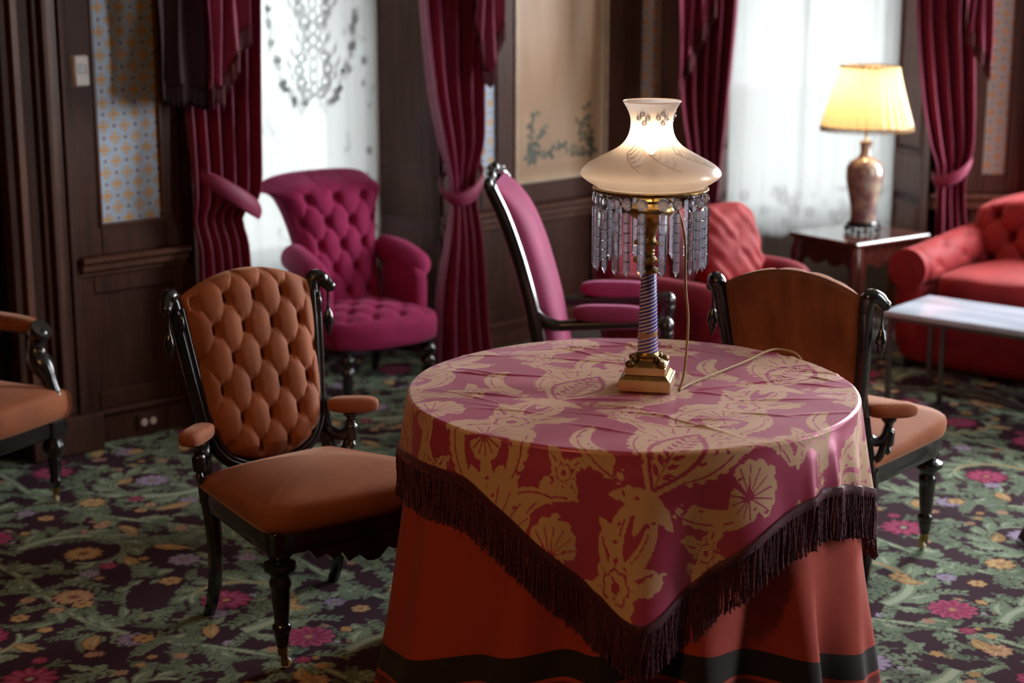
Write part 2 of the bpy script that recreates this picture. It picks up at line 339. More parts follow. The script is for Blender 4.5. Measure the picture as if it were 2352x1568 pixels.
def leaf(path, W, lobes=0, depth=.3, pk=.45, side=(1, 1)):
    P = np.array(path, float); n = len(P); t = np.linspace(0, 1, n)
    prof = np.sin(np.pi * t ** (math.log(.5) / math.log(pk)))
    if lobes: prof = prof * (1 - depth + depth * np.abs(np.sin(np.pi * lobes * t)) ** .7)
    T = np.gradient(P, axis=0); T /= np.linalg.norm(T, axis=1)[:, None] + 1e-9; Nn = np.c_[-T[:, 1], T[:, 0]]
    if lobes: sh = T * (prof * W * .5)[:, None]
    else: sh = 0
    return np.vstack([P + sh + Nn * (prof * W * side[0])[:, None], (P + sh - Nn * (prof * W * side[1])[:, None])[::-1]])
def arc_path(p0, ang, length, bend, n=24):
    t = np.linspace(0, 1, n); a = ang + bend * t; d = np.c_[np.cos(a), np.sin(a)] * (length / (n - 1)); return np.array(p0) + np.vstack([[0, 0], np.cumsum(d[:-1], 0)])
def rosette(c, r, n, ph=0., dep=.22):
    a = np.linspace(0, 2 * np.pi, 14 * n, endpoint=False); rr = r * (1 - dep + dep * np.abs(np.cos(n * (a - ph) / 2)) ** .6); return np.c_[c[0] + rr * np.cos(a), c[1] + rr * np.sin(a)]

# ---- carpet
rng = np.random.RandomState(7)
GROUND = np.array((.047, .020, .031)); G1 = np.array((.205, .262, .175)); G2 = np.array((.12, .16, .105)); G3 = np.array((.37, .42, .30))
CR = np.array((.30, .035, .095)); CR2 = np.array((.42, .085, .165)); OC = np.array((.46, .27, .115)); OC2 = np.array((.58, .40, .21)); LI = np.array((.27, .21, .31)); LI2 = np.array((.38, .31, .42)); PE = np.array((.46, .25, .17))
CW, CH = 1.30, 1.16
carpet = Ras(CW, CH, .0026, GROUND)
def C_leaf(p, ang, ln, W, bend, lobes=4, c1=G1, c2=G2, c3=G3):
    P = arc_path(p, ang, ln, bend, 30); carpet.poly(leaf(P, W * 1.12, lobes, .42), GROUND * .9); carpet.poly(leaf(P, W, lobes, .50), c1 * rng.uniform(.85, 1.12))
    carpet.poly(leaf(P[2:26], W * .52, lobes, .5, side=(1, .25)), c3 * rng.uniform(.85, 1.05)); carpet.poly(stroke(P[:26], W * .06), c2)
def C_flower(c, r, cols, n=11):
    c1, c2, c3 = cols
    carpet.poly(rosette(c, r * 1.08, n, rng.rand() * 6, .25), GROUND * .9); carpet.poly(rosette(c, r, n, rng.rand() * 6, .30), c1)
    for k in range(n):
        a = 2 * np.pi * k / n + .2; carpet.poly(leaf(arc_path((c[0] + .3 * r * np.cos(a), c[1] + .3 * r * np.sin(a)), a, r * .62, .1, 10), r * .11), c2)
    carpet.poly(rosette(c, r * .45, 8, 0, .2), c2); carpet.poly(rosette(c, r * .36, 8, .4, .2), c1 * .8); carpet.poly(rosette(c, r * .15, 6, 0), c3)
def C_sprig(p, ang, ln, col=G1):
    P = arc_path(p, ang, ln, rng.uniform(-1.6, 1.6), 22); carpet.poly(stroke(P, .0028), col * .9)
    for k in range(4, 21, 4):
        a = math.atan2(*(P[k] - P[k - 1])[::-1])
        for sg in (-1, 1): carpet.poly(leaf(arc_path(P[k], a + sg * .9, ln * .26, sg * -.5, 10), ln * .065, 2, .3), col * rng.uniform(.8, 1.2))
def C_scroll(c, r, a0, sg, big):
    t = np.linspace(0, 1, 70); rr = r * (1 - .62 * t ** .8); a = a0 + sg * t * 4.6; P = np.c_[c[0] + rr * np.cos(a), c[1] + rr * np.sin(a)]
    for k in range(3, 62, 7):
        an = math.atan2(*(P[k + 1] - P[k])[::-1]); s_ = 1 - .5 * k / 70
        C_leaf(P[k], an - sg * .85, r * .62 * s_, r * .18 * s_, sg * .9, 5)
        if k % 16 == 3: C_leaf(P[k], an + sg * .7, r * .30 * s_, r * .10 * s_, -sg * .5, 3, c1=G1 * .9)
    carpet.poly(stroke(P, np.linspace(r * .105, r * .03, 70)), G1); carpet.poly(stroke(P, np.linspace(r * .055, r * .012, 70)), G3); carpet.poly(stroke(P[20:60], np.linspace(r * .03, .003, 40)), OC if big else G2)
scr = [((.33, .30), .235, 2.6, 1, 1), ((.98, .34), .215, 0.4, -1, 0), ((.66, .86), .235, -.6, 1, 1), ((.05, .88), .205, 3.6, -1, 0)]
# linking stems
for y0, ph in ((.04, 0), (.60, 2.2)):
    x = np.linspace(0, CW, 90); P = np.c_[x, y0 + .07 * np.sin(2 * np.pi * x / CW + ph)]; carpet.poly(stroke(P, .013), G1 * .92); carpet.poly(stroke(P, .005), G3)
    for k in range(4, 88, 9):
        an = .3 * math.cos(2 * np.pi * x[k] / CW + ph); sg = 1 if (k // 9) % 2 else -1; C_leaf(P[k], an + sg * .8, .13, .036, -sg * .9, 4)
for i in range(360):      # small filling
    p = rng.rand(2) * (CW, CH); q = rng.rand()
    if q < .62: C_sprig(p, rng.rand() * 6.28, rng.uniform(.07, .15), G1 * rng.uniform(.55, .95))
    elif q < .86: C_leaf(p, rng.rand() * 6.28, rng.uniform(.05, .10), rng.uniform(.014, .024), rng.uniform(-1.4, 1.4), 4)
    elif q < .91: carpet.poly(rosette(p, rng.uniform(.012, .022), 5, rng.rand(), .4), OC * rng.uniform(.8, 1.2))
    elif q < .96: carpet.poly(rosette(p, rng.uniform(.012, .020), 6, rng.rand(), .4), PE * rng.uniform(.7, 1.1))
    else: carpet.poly(rosette(p, rng.uniform(.014, .02), 6, rng.rand(), .4), LI2)
for s_ in scr: C_scroll(*s_)
big = [((.33, .30), .068, (CR, CR2, LI)), ((.98, .34), .060, (LI, LI2, OC)), ((.66, .86), .072, (CR, CR2, OC)), ((.05, .88), .058, (OC, OC2, CR)),
       ((.64, .20), .072, (CR, CR2, G3)), ((.66, .52), .045, (LI, LI2, OC)), ((.30, .63), .058, (PE, OC2, CR)), ((1.02, .80), .070, (CR2, CR, OC)), ((1.00, .06), .046, (OC, OC2, PE)), ((.33, 1.02), .050, (LI, LI2, PE)), ((.06, .48), .048, (CR, CR2, OC)), ((1.22, .60), .040, (PE, OC2, OC))]
for c_, r_, cc in big: C_flower(c_, r_, cc, 11 if r_ > .05 else 8)
for i in range(26):
    p = rng.rand(2) * (CW, CH); cc = [(CR, CR2, OC), (OC, OC2, CR), (LI, LI2, OC), (PE, OC2, CR)][i % 4]; C_flower(p, rng.uniform(.020, .034), cc, 6)
for i in range(11):       # ochre half-turned leaves
    p = rng.rand(2) * (CW, CH); C_leaf(p, rng.rand() * 6.28, rng.uniform(.09, .15), .022, rng.uniform(-1.5, 1.5), 0, OC, G2, OC2)

# ---- damask (mask: r = motif, g = fine line)
dam = Ras(1.24, 1.10, .0025, 0., wrap=True)
def D(pts, v=1.): dam.poly(pts, (v, v, v))
def D_feather(p, ang, ln, bend, W, sg=1, n=11):
    P = arc_path(p, ang, ln, bend, 50); D(leaf(P, W * .5, 0, pk=.6))
    for k in range(6, 48, 48 // n):
        a = math.atan2(*(P[k] - P[k - 1])[::-1]); s_ = math.sin(math.pi * (k / 50) ** .8)
        D(leaf(arc_path(P[k], a - sg * 1.0, W * 1.5 * s_ + .012, sg * .7, 12), W * .24 + .003)); D(leaf(arc_path(P[k], a + sg * .9, W * .7 * s_ + .008, -sg * .7, 10), W * .15 + .002))
    D(stroke(P[3:46], .0032), 0.)
def D_fan(p, ang, ln, n=7, spread=2.3, W=.030):
    for k in range(n):
        a = ang + (k - (n - 1) / 2) * spread / n; l = ln * (1 - .28 * abs(k - (n - 1) / 2) / n * 2)
        D(leaf(arc_path(p, a, l, .25 * (k - (n - 1) / 2) / n, 26), W, 5, .22, .66))
    for k in range(n):
        a = ang + (k - (n - 1) / 2) * spread / n; D(stroke(arc_path(p, a, ln * .72, .25 * (k - (n - 1) / 2) / n, 16), .0028), 0.)
def D_motif(cx, cy, ang, sc=1., mir=1):
    def at(x, y): c_, s_ = math.cos(ang), math.sin(ang); return (cx + sc * (x * c_ * mir - y * s_), cy + sc * (x * s_ * mir + y * c_))
    A = lambda a: (ang + a) if mir > 0 else (ang + math.pi - a)
    for sg in (-1, 1):
        D_feather(at(sg * .03, -.10), A(math.pi / 2 - sg * 1.0), .30 * sc, sg * 1.9 * mir, .030 * sc, -sg * mir)
        D_feather(at(sg * .04, -.14), A(math.pi / 2 - sg * 1.75), .22 * sc, sg * 1.5 * mir, .022 * sc, -sg * mir, 8)
        D_feather(at(sg * .015, .06), A(math.pi / 2 - sg * .65), .20 * sc, -sg * 1.3 * mir, .020 * sc, sg * mir, 8)
    D_fan(at(0, -.02), A(math.pi / 2), .21 * sc, 9, 2.0, .026 * sc)
    # pomegranate with pointed arch
    ol = leaf(arc_path(at(0, -.15), A(math.pi / 2), .27 * sc, 0, 40), .072 * sc, 0, pk=.5); D(ol)
    for k, ww in enumerate((.058, .048)):
        D(leaf(arc_path(at(0, -.135 + .012 * k), A(math.pi / 2), (.23 - .03 * k) * sc, 0, 40), ww * sc, 0, pk=.5), 0. if k == 0 else 1.)
    for yy in np.arange(-.10, .06, .022):
        for sg in (-1, 1): D(leaf(arc_path(at(sg * .004, yy), A(math.pi / 2 - sg * .8), .030 * sc, 0, 8), .0055 * sc), 0.)
    D(stroke([at(0, -.12), at(0, .07)], .0025), 0.)
    for k in range(5):
        a = A(-math.pi / 2 + (k - 2) * .45); D(leaf(arc_path(at(0, -.13), a, .10 * sc, .2 * (k - 2), 16), .016 * sc, 3, .2))
def D_rose(cx, cy, r=.055, a0=0.):
    for k in range(4):
        a = a0 + k * math.pi / 2; D(leaf(arc_path((cx + r * .6 * math.cos(a), cy + r * .6 * math.sin(a)), a, r * 1.7, .8, 22), r * .33, 4, .35)); D(leaf(arc_path((cx, cy), a + .75, r * 1.9, -.9, 22), r * .16, 0))
    D(rosette((cx, cy), r, 8, a0, .25)); D(rosette((cx, cy), r * .62, 7, .3, .25), 0.); D(rosette((cx, cy), r * .52, 7, .3, .25)); D(rosette((cx, cy), r * .2, 6), 0.)
    for k in range(8): a = 2 * math.pi * k / 8 + a0; D(stroke([(cx + r * .66 * math.cos(a), cy + r * .66 * math.sin(a)), (cx + r * .9 * math.cos(a), cy + r * .9 * math.sin(a))], .0018), 0.)
for mx_, my_ in ((.31, .27), (.93, .82)):
    for sg in (-1, 1):     # long curling side leaves between the palmettes
        for (ox_, oy_, a_, l_, b_, w_) in ((.05, .20, .55, .50, 2.6, .058), (.10, -.16, -.25, .44, 2.2, .050), (.02, -.22, -1.0, .30, -1.6, .036), (.17, .12, 1.2, .24, -1.4, .032)):
            D_feather((mx_ + sg * ox_, my_ + oy_), a_ if sg > 0 else math.pi - a_, l_, sg * b_, w_, -sg, 13)
D_motif(.31, .30, 0.0, 1.62); D_motif(.93, .85, 0.0, 1.62)
D_rose(.93, .30, .105, .4); D_rose(.31, .85, .105, .4); D_rose(.62, .04, .060, 0); D_rose(0., .59, .060, 0); D_rose(.62, .58, .05, .5); D_rose(0., .05, .05, .5)
for cx_, cy_ in ((.93, .12), (.31, .67), (.62, .30), (0., .84)):
    D_fan((cx_, cy_), math.pi / 2, .15, 7, 2.6, .032); D_fan((cx_, cy_), -math.pi / 2, .10, 5, 2.2, .026)
rng2 = np.random.RandomState(3)
for i in range(260):     # seeds on the leaves
    p = rng2.rand(2) * (dam.w, dam.h)
    if dam.sample(p[0], p[1])[0] > .9: D(leaf(arc_path(p, rng2.rand() * 6.28, .024, .4, 8), .0058), 0.)

# ---- wallpaper: grey-blue ground, pale rings, ochre four-petal stars, small red dots
def wallpaper(u, v, pu=.086, pv=.084):
    def near(a, b, ou, ov):
        x = (a / pu + ou) ; y = (b / pv + ov); return (x - np.round(x)) * pu, (y - np.round(y)) * pv
    out = np.empty(u.shape + (3,)); out[:] = (.31, .40, .52)
    for o in ((0, 0), (.5, .5)):
        x, y = near(u, v, *o); r = np.hypot(x, y)
        out[(r > .024) & (r < .034)] = (.37, .46, .58)
    for o in ((0, 0), (.5, .5)):
        x, y = near(u, v, *o); r = np.hypot(x, y); th = np.arctan2(y, x)
        out[r < .0205 * (np.abs(np.cos(2 * th)) ** 1.5) + .0040] = (.56, .31, .085)
        out[r < .003] = (.20, .08, .05)
    for o in ((.5, 0), (0, .5)):
        x, y = near(u, v, *o); out[np.hypot(x, y) < .0058] = (.20, .07, .08)
    return out
# ------------------------------------------------------------------ the room
class Fr:
    """wall frame: u along the wall, v out into the room, z up"""
    def __init__(s, q, phi): s.q = np.array((*q, 0.)); s.f = R(phi); s.d = np.array((math.cos(s.f), math.sin(s.f), 0)); s.n = np.array((math.sin(s.f), -math.cos(s.f), 0))
    def P(s, u, v, z): return s.q + s.d * u + s.n * v + np.array((0, 0, z))
    def box(s, mb, u0, u1, v0, v1, z0, z1, ch=0.): return mb.box(s.P((u0 + u1) / 2, (v0 + v1) / 2, (z0 + z1) / 2), (abs(u1 - u0), abs(v1 - v0), abs(z1 - z0)), rz=s.f, ch=ch)
    def A(s, U, V, Z): return s.q + s.d * np.asarray(U)[..., None] + s.n * np.asarray(V)[..., None] + np.array((0, 0, 1.)) * np.asarray(Z)[..., None]
def struct(o): o['kind'] = 'structure'; return o
def pieces(fr, lst, name, m, parent, ch=.004):
    for b in lst: mb = MB(); fr.box(mb, *b, ch=ch); mb.build(name, m, parent)
FL = Fr((-1.548, 6.12), 42.2); FB = Fr((-.12, 7.65), 45.); FK = Fr((.435, 8.205), 0.); FR3 = Fr((2.425, 8.205), -40.)
H = 3.3; WW = M['wall_wood']; WM = M['wall_wood_mid']

# floor: the carpet pattern is carried by the points of a fine mesh
nx, ny = 1200, 510
X = np.linspace(-1.95, 2.25, nx); Y = 3.70 + (np.linspace(0, 1, ny) ** 1.15) * 3.9; XX, YY = np.meshgrid(X, Y, indexing='ij')
ca, sa = math.cos(.62), math.sin(.62)
PX = (XX * ca - YY * sa) / 1.02; PY = (XX * sa + YY * ca) / 1.02
M['carpet'] = mat('floral_carpet', rough=.95, spec=.1, attr='Col', var=.22, vscale=260, bump=.5, bscale=700, bdist=.002)
floor = struct(big_grid('floor', np.stack([XX, YY, np.zeros_like(XX)], -1), M['carpet'], col=carpet.sample(PX, PY)))
M['carpet_rest'] = mat('floral_carpet_rest', (.10, .09, .075), .95, var=.5, vscale=14)
mb = MB()
for x0, x1, y0, y1 in ((-4.6, -1.95, -1.6, 8.9), (2.25, 4.1, -1.6, 8.9), (-1.95, 2.25, -1.6, 3.70), (-1.95, 2.25, 7.60, 8.9)): mb.add([(x0, y0, 0), (x1, y0, 0), (x1, y1, 0), (x0, y1, 0)], [(0, 1, 2, 3)])
mb.build('carpet_remainder', M['carpet_rest'], floor, smooth=0)
struct(MB().box((-.25, 3.3, H + .05), (9, 9.9, .1)).build('ceiling', M['ceiling'], smooth=0))

# --- left wall with door casing, wallpaper, dado
wl = MB(); FL.box(wl, -.27, .41, -.12, 0, 0, H); FL.box(wl, .37, .47, -.34, -.004, 0, H); FL.box(wl, -4.1, -1.2, -.12, 0, 0, H); FL.box(wl, -1.2, -.27, -.12, 0, 2.3, H); wl = struct(wl.build('wall_left', WW, smooth=0))
for k, (a, b, v) in enumerate([(-.285, -.250, .030), (-.250, -.222, .050), (-.222, -.165, .022), (-.165, -.140, .040), (-.140, -.122, .062), (-.122, -.078, .048), (-.078, -.062, .060), (-.062, -.030, .026)]):
    pieces(FL, [(a, b, 0, v, .14, 2.4)], 'casing_moulding', WM if k in (1, 5) else WW, wl, .003)
pieces(FL, [(-.29, -.005, 0, .10, 0, .14)], 'plinth_block', WW, wl, .008)
pieces(FL, [(-.030, .070, 0, .014, .70, H), (.334, .41, 0, .014, .70, H), (.070, .334, 0, .014, .70, .806)], 'panel_stile', WW, wl)
pieces(FL, [(.066, .078, 0, .020, .802, H), (.326, .338, 0, .020, .802, H), (.078, .326, 0, .020, .802, .814)], 'panel_bead', WM, wl, .003)
pieces(FL, [(-.030, .03, 0, .012, .125, .63), (.36, .41, 0, .012, .125, .63), (.03, .36, 0, .012, .125, .19), (.03, .36, 0, .012, .56, .63)], 'dado_stile', WW, wl)
mb = MB(); FL.box(mb, -.03, .42, 0, .022, .627, .645, ch=.004); FL.box(mb, -.03, .42, 0, .040, .645, .678, ch=.008); FL.box(mb, -.03, .42, 0, .055, .678, .700, ch=.006); mb.build('chair_rail', WM, wl)
mb = MB(); FL.box(mb, -.02, .42, 0, .022, 0, .100, ch=.003); FL.box(mb, -.02, .42, 0, .034, .100, .126, ch=.009); struct(mb.build('baseboard_left', WW))
def paper(fr, u0, u1, z0, z1, parent, v=.003, du=.0036, name='wallpaper_panel', m=None, fn=wallpaper, off=(0, 0)):
    U, Z = np.meshgrid(np.linspace(u0, u1, int((u1 - u0) / du) + 2), np.linspace(z0, z1, int((z1 - z0) / du) + 2), indexing='ij')
    return big_grid(name, fr.A(U, np.full_like(U, v), Z), m or M['paper'], parent, col=fn(U - u0 + off[0], Z - z0 + off[1]))
M['paper'] = mat('patterned_wallpaper', attr='Col', rough=.55, var=.10, vscale=20)
paper(FL, .078, .326, .814, 1.95, wl, off=(.014, .03))
door = MB(); FL.box(door, -1.2, -.27, -.11, -.06, 0, 2.3); FL.box(door, -1.1, -.42, -.06, -.045, .2, .9, ch=.006); FL.box(door, -1.1, -.42, -.06, -.045, 1.05, 2.1, ch=.006); struct(door.build('door_1', M['black_wood'], smooth=0))
# thermostat and socket
th = thing('thermostat', 'white wall thermostat beside the left wallpaper panel', 'thermostat')
def fthing(fr, name, m, parent, lst, ch=.003):
    mb = MB()
    for b in lst: fr.box(mb, *b, ch=ch)
    return mb.build(name, m, parent)
fthing(FL, 'body', M['white_plastic'], th, [(-.012, .046, .014, .036, 1.312, 1.420)], .006)
fthing(FL, 'back_plate', M['grey_key'], th, [(-.020, .044, .012, .020, 1.310, 1.421)], .004)
fthing(FL, 'screen', M['grey_screen'], th, [(.000, .022, .034, .0375, 1.356, 1.392)], .001)
for zz in (1.360, 1.372, 1.384): fthing(FL, 'key', M['grey_key'], th, [(.027, .037, .034, .0385, zz - .004, zz + .004)], .001)
fthing(FL, 'cover_flap', M['white_plastic'], th, [(-.008, .043, .034, .038, 1.316, 1.350)], .002)
ou = thing('wall_socket', 'double cream socket low on the left baseboard', 'socket')
fthing(FL, 'socket_plate', WW, ou, [(.170, .262, .022, .028, .022, .082)])
for uu in (.198, .236): MB().lathe([(.0, .006), (.013, .006), (.0145, .003), (.0145, 0)], 16, FL.P(uu, .026, .050), axis=FL.n).build('socket_face', M['socket'], ou)

# --- bay, left wall with window 1
wb = MB(); FB.box(wb, -1.62, -1.46, -.12, 0, 0, H); FB.box(wb, -.285, .79, -.12, 0, 0, H); FB.box(wb, -1.46, -.285, -.12, 0, 2.9, H)
FB.box(wb, -1.60, -1.46, -.72, -.12, 0, H); FB.box(wb, -.285, -.165, -.72, -.12, 0, H); FB.box(wb, -1.46, -.285, -.50, -.12, 2.9, H); FB.box(wb, -1.60, -.165, -.72, -.50, 0, .40); FB.box(wb, -1.46, -.285, -.50, -.46, 0, .40); FB.box(wb, -1.60, -.165, -.72, -.46, 2.80, H); wb = struct(wb.build('wall_bay_left', WW, smooth=0))
pieces(FB, [(-.270, -.040, 0, .014, .64, H), (.066, .178, 0, .014, .64, H), (-.040, .066, 0, .014, .64, .748), (.178, .79, 0, .014, .64, .738)], 'panel_stile', WW, wb)
pieces(FB, [(-.044, -.037, 0, .020, .75, H), (.062, .069, 0, .020, .75, H)], 'panel_bead', WM, wb, .002)
pieces(FB, [(-.270, .0, 0, .012, .116, .56), (.70, .79, 0, .012, .116, .56), (.0, .70, 0, .012, .116, .17)], 'dado_stile', WW, wb)
mb = MB(); FB.box(mb, -.28, .79, 0, .022, .550, .575, ch=.004); FB.box(mb, -.28, .79, 0, .034, .575, .612, ch=.008); FB.box(mb, -.28, .79, 0, .055, .612, .636, ch=.006); mb.build('chair_rail', WM, wb)
mb = MB(); FB.box(mb, -.28, .79, 0, .022, 0, .075, ch=.003); FB.box(mb, -.28, .79, 0, .032, .075, .095, ch=.006); FB.box(mb, -.28, .79, 0, .042, .095, .118, ch=.006); struct(mb.build('baseboard_bay_left', WM))
paper(FB, -.037, .062, .755, 1.75, wb, off=(-.024, .02))
# right jamb panelling (faces the window recess)
def jamb(fr, ua, ub, va, vb, parent, flip):
    """panelled reveal running from (ua,va) to (ub,vb)"""
    a = fr.P(ua, va, 0); b = fr.P(ub, vb, 0); d = b - a; ln = np.linalg.norm(d); ang = math.degrees(math.atan2(d[1], d[0])); q = Fr((a[0], a[1]), ang)
    s = flip
    def bx(nm, m, lst):
        for (u0, u1, v1, z0, z1) in lst:
            mb = MB(); q.box(mb, u0, u1, 0, s * v1, z0, z1, ch=.004); mb.build(nm, m, parent)
    bx('jamb_stile', M['jamb'], [(0, .05, .016, 0, 2.9), (ln - .075, ln, .016, 0, 2.9)])
    bx('jamb_rail', M['jamb'], [(.05, ln - .075, .016, .61, .80), (.05, ln - .075, .016, 0, .12), (.05, ln - .075, .016, 2.3, 2.9)])
    bx('jamb_ledge', M['jamb'], [(0, ln - .04, .045, .60, .625)])
    bx('jamb_panel', M['jamb'], [(.085, ln - .11, .010, .84, 2.26), (.085, ln - .11, .010, .16, .55)])
    bx('jamb_bead', M['jamb'], [(.05, .066, .022, .80, 2.3), (ln - .091, ln - .075, .022, .80, 2.3), (.066, ln - .091, .022, .80, .816), (.05, .066, .022, .12, .58), (ln - .091, ln - .075, .022, .12, .58), (.066, ln - .091, .022, .545, .561)])
jamb(FB, -.285, -.285, -.46, 0.0, wb, -1)
# painted panel with vines in the corners
pu0, pu1, pz0 = .184, .779, .749
vine = Ras(pu1 - pu0, 1.15, .003, (.34, .205, .115), wrap=False)
VG = np.array((.045, .052, .032))
for x0, x1, y0, y1, c_ in ((0, .6, 0, .022, (.42, .28, .17)), (0, .022, 0, 1.2, (.42, .28, .17)), (.573, .6, 0, 1.2, (.42, .28, .17)), (.03, .565, .03, .036, (.36, .25, .16)), (.03, .036, .03, 1.2, (.36, .25, .16)), (.56, .566, .03, 1.2, (.36, .25, .16)), (.06, .535, .07, .075, (.42, .29, .18)), (.06, .065, .07, .30, (.42, .29, .18)), (.53, .535, .07, .30, (.42, .29, .18))):
    vine.poly([(x0, y0), (x1, y0), (x1, y1), (x0, y1)], c_)
rv = np.random.RandomState(5)
for sg, xc in ((1, .075), (-1, .52)):
    for a, ln, bd in ((1.45, .24, -.25), (.15, .24, .2), (.8, .20, .35)):
        P = arc_path((xc, .085), a if sg > 0 else math.pi - a, ln, bd * sg, 30); vine.poly(stroke(P, .0028), VG * 2.2)
        for k in range(3, 30, 4):
            an = rv.rand() * 6.28; vine.poly(leaf(arc_path(P[k], an, .042, .6, 10), .013, 2, .2), VG * rv.uniform(.7, 1.6))
            vine.poly(leaf(arc_path(P[k], an + 2.4, .034, -.6, 10), .010, 2, .2), VG * rv.uniform(.7, 1.8))
M['painted'] = mat('painted_cream_panel', attr='Col', rough=.42, var=.14, vscale=5, vstretch=(3, 3, .5), spec=.3)
paper(FB, pu0, pu1, pz0, pz0 + 1.1, wb, v=.010, du=.0045, name='painted_panel', m=M['painted'], fn=lambda u, z: vine.sample(u, z))
mb = MB(); FB.box(mb, pu0 - .012, pu1 + .010, 0, .024, pz0 - .014, pz0, ch=.004); FB.box(mb, pu0 - .014, pu0, 0, .024, pz0, H, ch=.004); FB.box(mb, pu1, pu1 + .012, 0, .024, pz0, H, ch=.004); mb.build('panel_moulding', mat('gilt_cream_moulding', (.50, .38, .27), .45, var=.2), wb)

# --- bay, far wall with window 2
wk = MB(); FK.box(wk, -.1, .525, -.12, 0, 0, H); FK.box(wk, 1.565, 2.06, -.12, 0, 0, H); FK.box(wk, .525, 1.565, -.12, 0, 2.9, H)
FK.box(wk, .30, 1.85, -.70, -.44, 0, .40); FK.box(wk, .30, 1.85, -.70, -.44, 2.80, H); FK.box(wk, .30, .62, -.70, -.44, .40, 2.80); FK.box(wk, 1.50, 1.85, -.70, -.44, .40, 2.80); FK.box(wk, .525, 1.565, -.44, -.12, 2.9, H)
for ua, ub in ((.525, .655), (1.565, 1.470)):
    sg = -1 if ua < 1 else 1; o = [(ua, 0.), (ub, .44), (ub + sg * .2, .44), (ua + sg * .2, 0.)]
    wk.prism(o, 0, 2.9, tf=lambda x, y, z: FK.P(x, -y, z))
wk = struct(wk.build('wall_bay_back', WW, smooth=0))
pieces(FK, [(0, .180, 0, .014, .64, H), (.269, .50, 0, .014, .64, H), (.180, .269, 0, .014, .64, .73), (1.59, 1.815, 0, .014, .64, H), (1.925, 1.99, 0, .014, .64, H), (1.815, 1.925, 0, .014, .64, .726)], 'panel_stile', WW, wk)
mb = MB(); FK.box(mb, 0, .52, 0, .034, .56, .612, ch=.008); FK.box(mb, 0, .52, 0, .055, .612, .636, ch=.006); FK.box(mb, 1.57, 1.99, 0, .034, .56, .612, ch=.008); FK.box(mb, 1.57, 1.99, 0, .055, .612, .636, ch=.006); mb.build('chair_rail', WM, wk)
mb = MB(); FK.box(mb, 0, .52, 0, .03, 0, .118, ch=.006); FK.box(mb, 1.57, 1.99, 0, .03, 0, .118, ch=.006); struct(mb.build('baseboard_bay_back', WM))
M['paper_shaded'] = mat('shaded_patterned_wallpaper', attr='Col', rough=.55, var=.10, vscale=20)
shaded_paper = lambda u, v: wallpaper(u, v) * (.62, .44, .32) * 1.1  # same wallpaper with the shade of the far wall put into its colours
paper(FK, .180, .269, .733, 1.75, wk, off=(.030, .0), m=M['paper_shaded'], fn=shaded_paper); paper(FK, 1.815, 1.925, .728, 1.75, wk, off=(.018, .0), m=M['paper_shaded'], fn=shaded_paper)
jamb(FK, 1.466, 1.561, -.42, 0., wk, -1); jamb(FK, .659, .529, -.42, 0., wk, 1)

# --- bay, right wall; unseen walls with the openings that let the daylight in
mb = MB(); FR3.box(mb, -.05, .30, -.12, 0, 0, H); FR3.box(mb, 1.75, 2.06, -.12, 0, 0, H); FR3.box(mb, .30, 1.75, -.12, 0, 0, .56); FR3.box(mb, .30, 1.75, -.12, 0, 2.9, H); FR3.box(mb, -.05, 2.06, 0, .05, .52, .56, ch=.006); struct(mb.build('wall_bay_right', WW, smooth=0))
mb = MB(); ys = [(-1.6, 4.05), (4.55, 6.95)]
for a, b in ys: mb.box((4.06, (a + b) / 2, H / 2), (.12, b - a, H))
for a, b in ((4.05, 4.55),): mb.box((4.06, (a + b) / 2, .275), (.12, b - a, .55)); mb.box((4.06, (a + b) / 2, 3.125), (.12, b - a, .35))
struct(mb.build('wall_right', M['rear'], smooth=0))
mb = MB(); mb.box((-4.56, .95, H / 2), (.12, 5.2, H)); struct(mb.build('wall_far_left', M['rear'], smooth=0))
struct(MB().box((-.25, -1.66, H / 2), (8.7, .12, H)).build('wall_rear', M['rear'], smooth=0))
struct(MB().box((0, 4, -1.0), (60, 60, .2)).build('outside_paving', M['ground'], smooth=0))

# --- window sashes behind the sheers
def window(name, fr, u0, u1, v, z0, z1, nu, nz):
    o = MB(); fr.box(o, u0, u0 + .06, v - .03, v + .03, z0, z1); fr.box(o, u1 - .06, u1, v - .03, v + .03, z0, z1); fr.box(o, u0, u1, v - .03, v + .03, z0, z0 + .07); fr.box(o, u0, u1, v - .03, v + .03, z1 - .06, z1)
    o = struct(o.build(name, M['sash'], smooth=0))
    for k in range(1, nu): uu = lerp(u0, u1, k / nu); pieces(fr, [(uu - .014, uu + .014, v - .02, v + .02, z0 + .05, z1)], 'muntin', M['sash'], o)
    for k in range(1, nz): zz = lerp(z0, z1, k / nz); pieces(fr, [(u0, u1, v - .02, v + .02, zz - .016, zz + .016)], 'muntin', M['sash'], o)
    for i in range(nu):
        for k in range(nz):
            mb = MB(); fr.box(mb, lerp(u0, u1, i / nu) + .012, lerp(u0, u1, (i + 1) / nu) - .012, v - .003, v + .003, lerp(z0, z1, k / nz) + .014, lerp(z0, z1, (k + 1) / nz) - .014); mb.build('pane', M['pane'], o, smooth=0)
window('window_1', FB, -1.46, -.285, -.66, .40, 2.80, 2, 2)
window('window_2', FK, .60, 1.52, -.66, .40, 2.80, 2, 2)

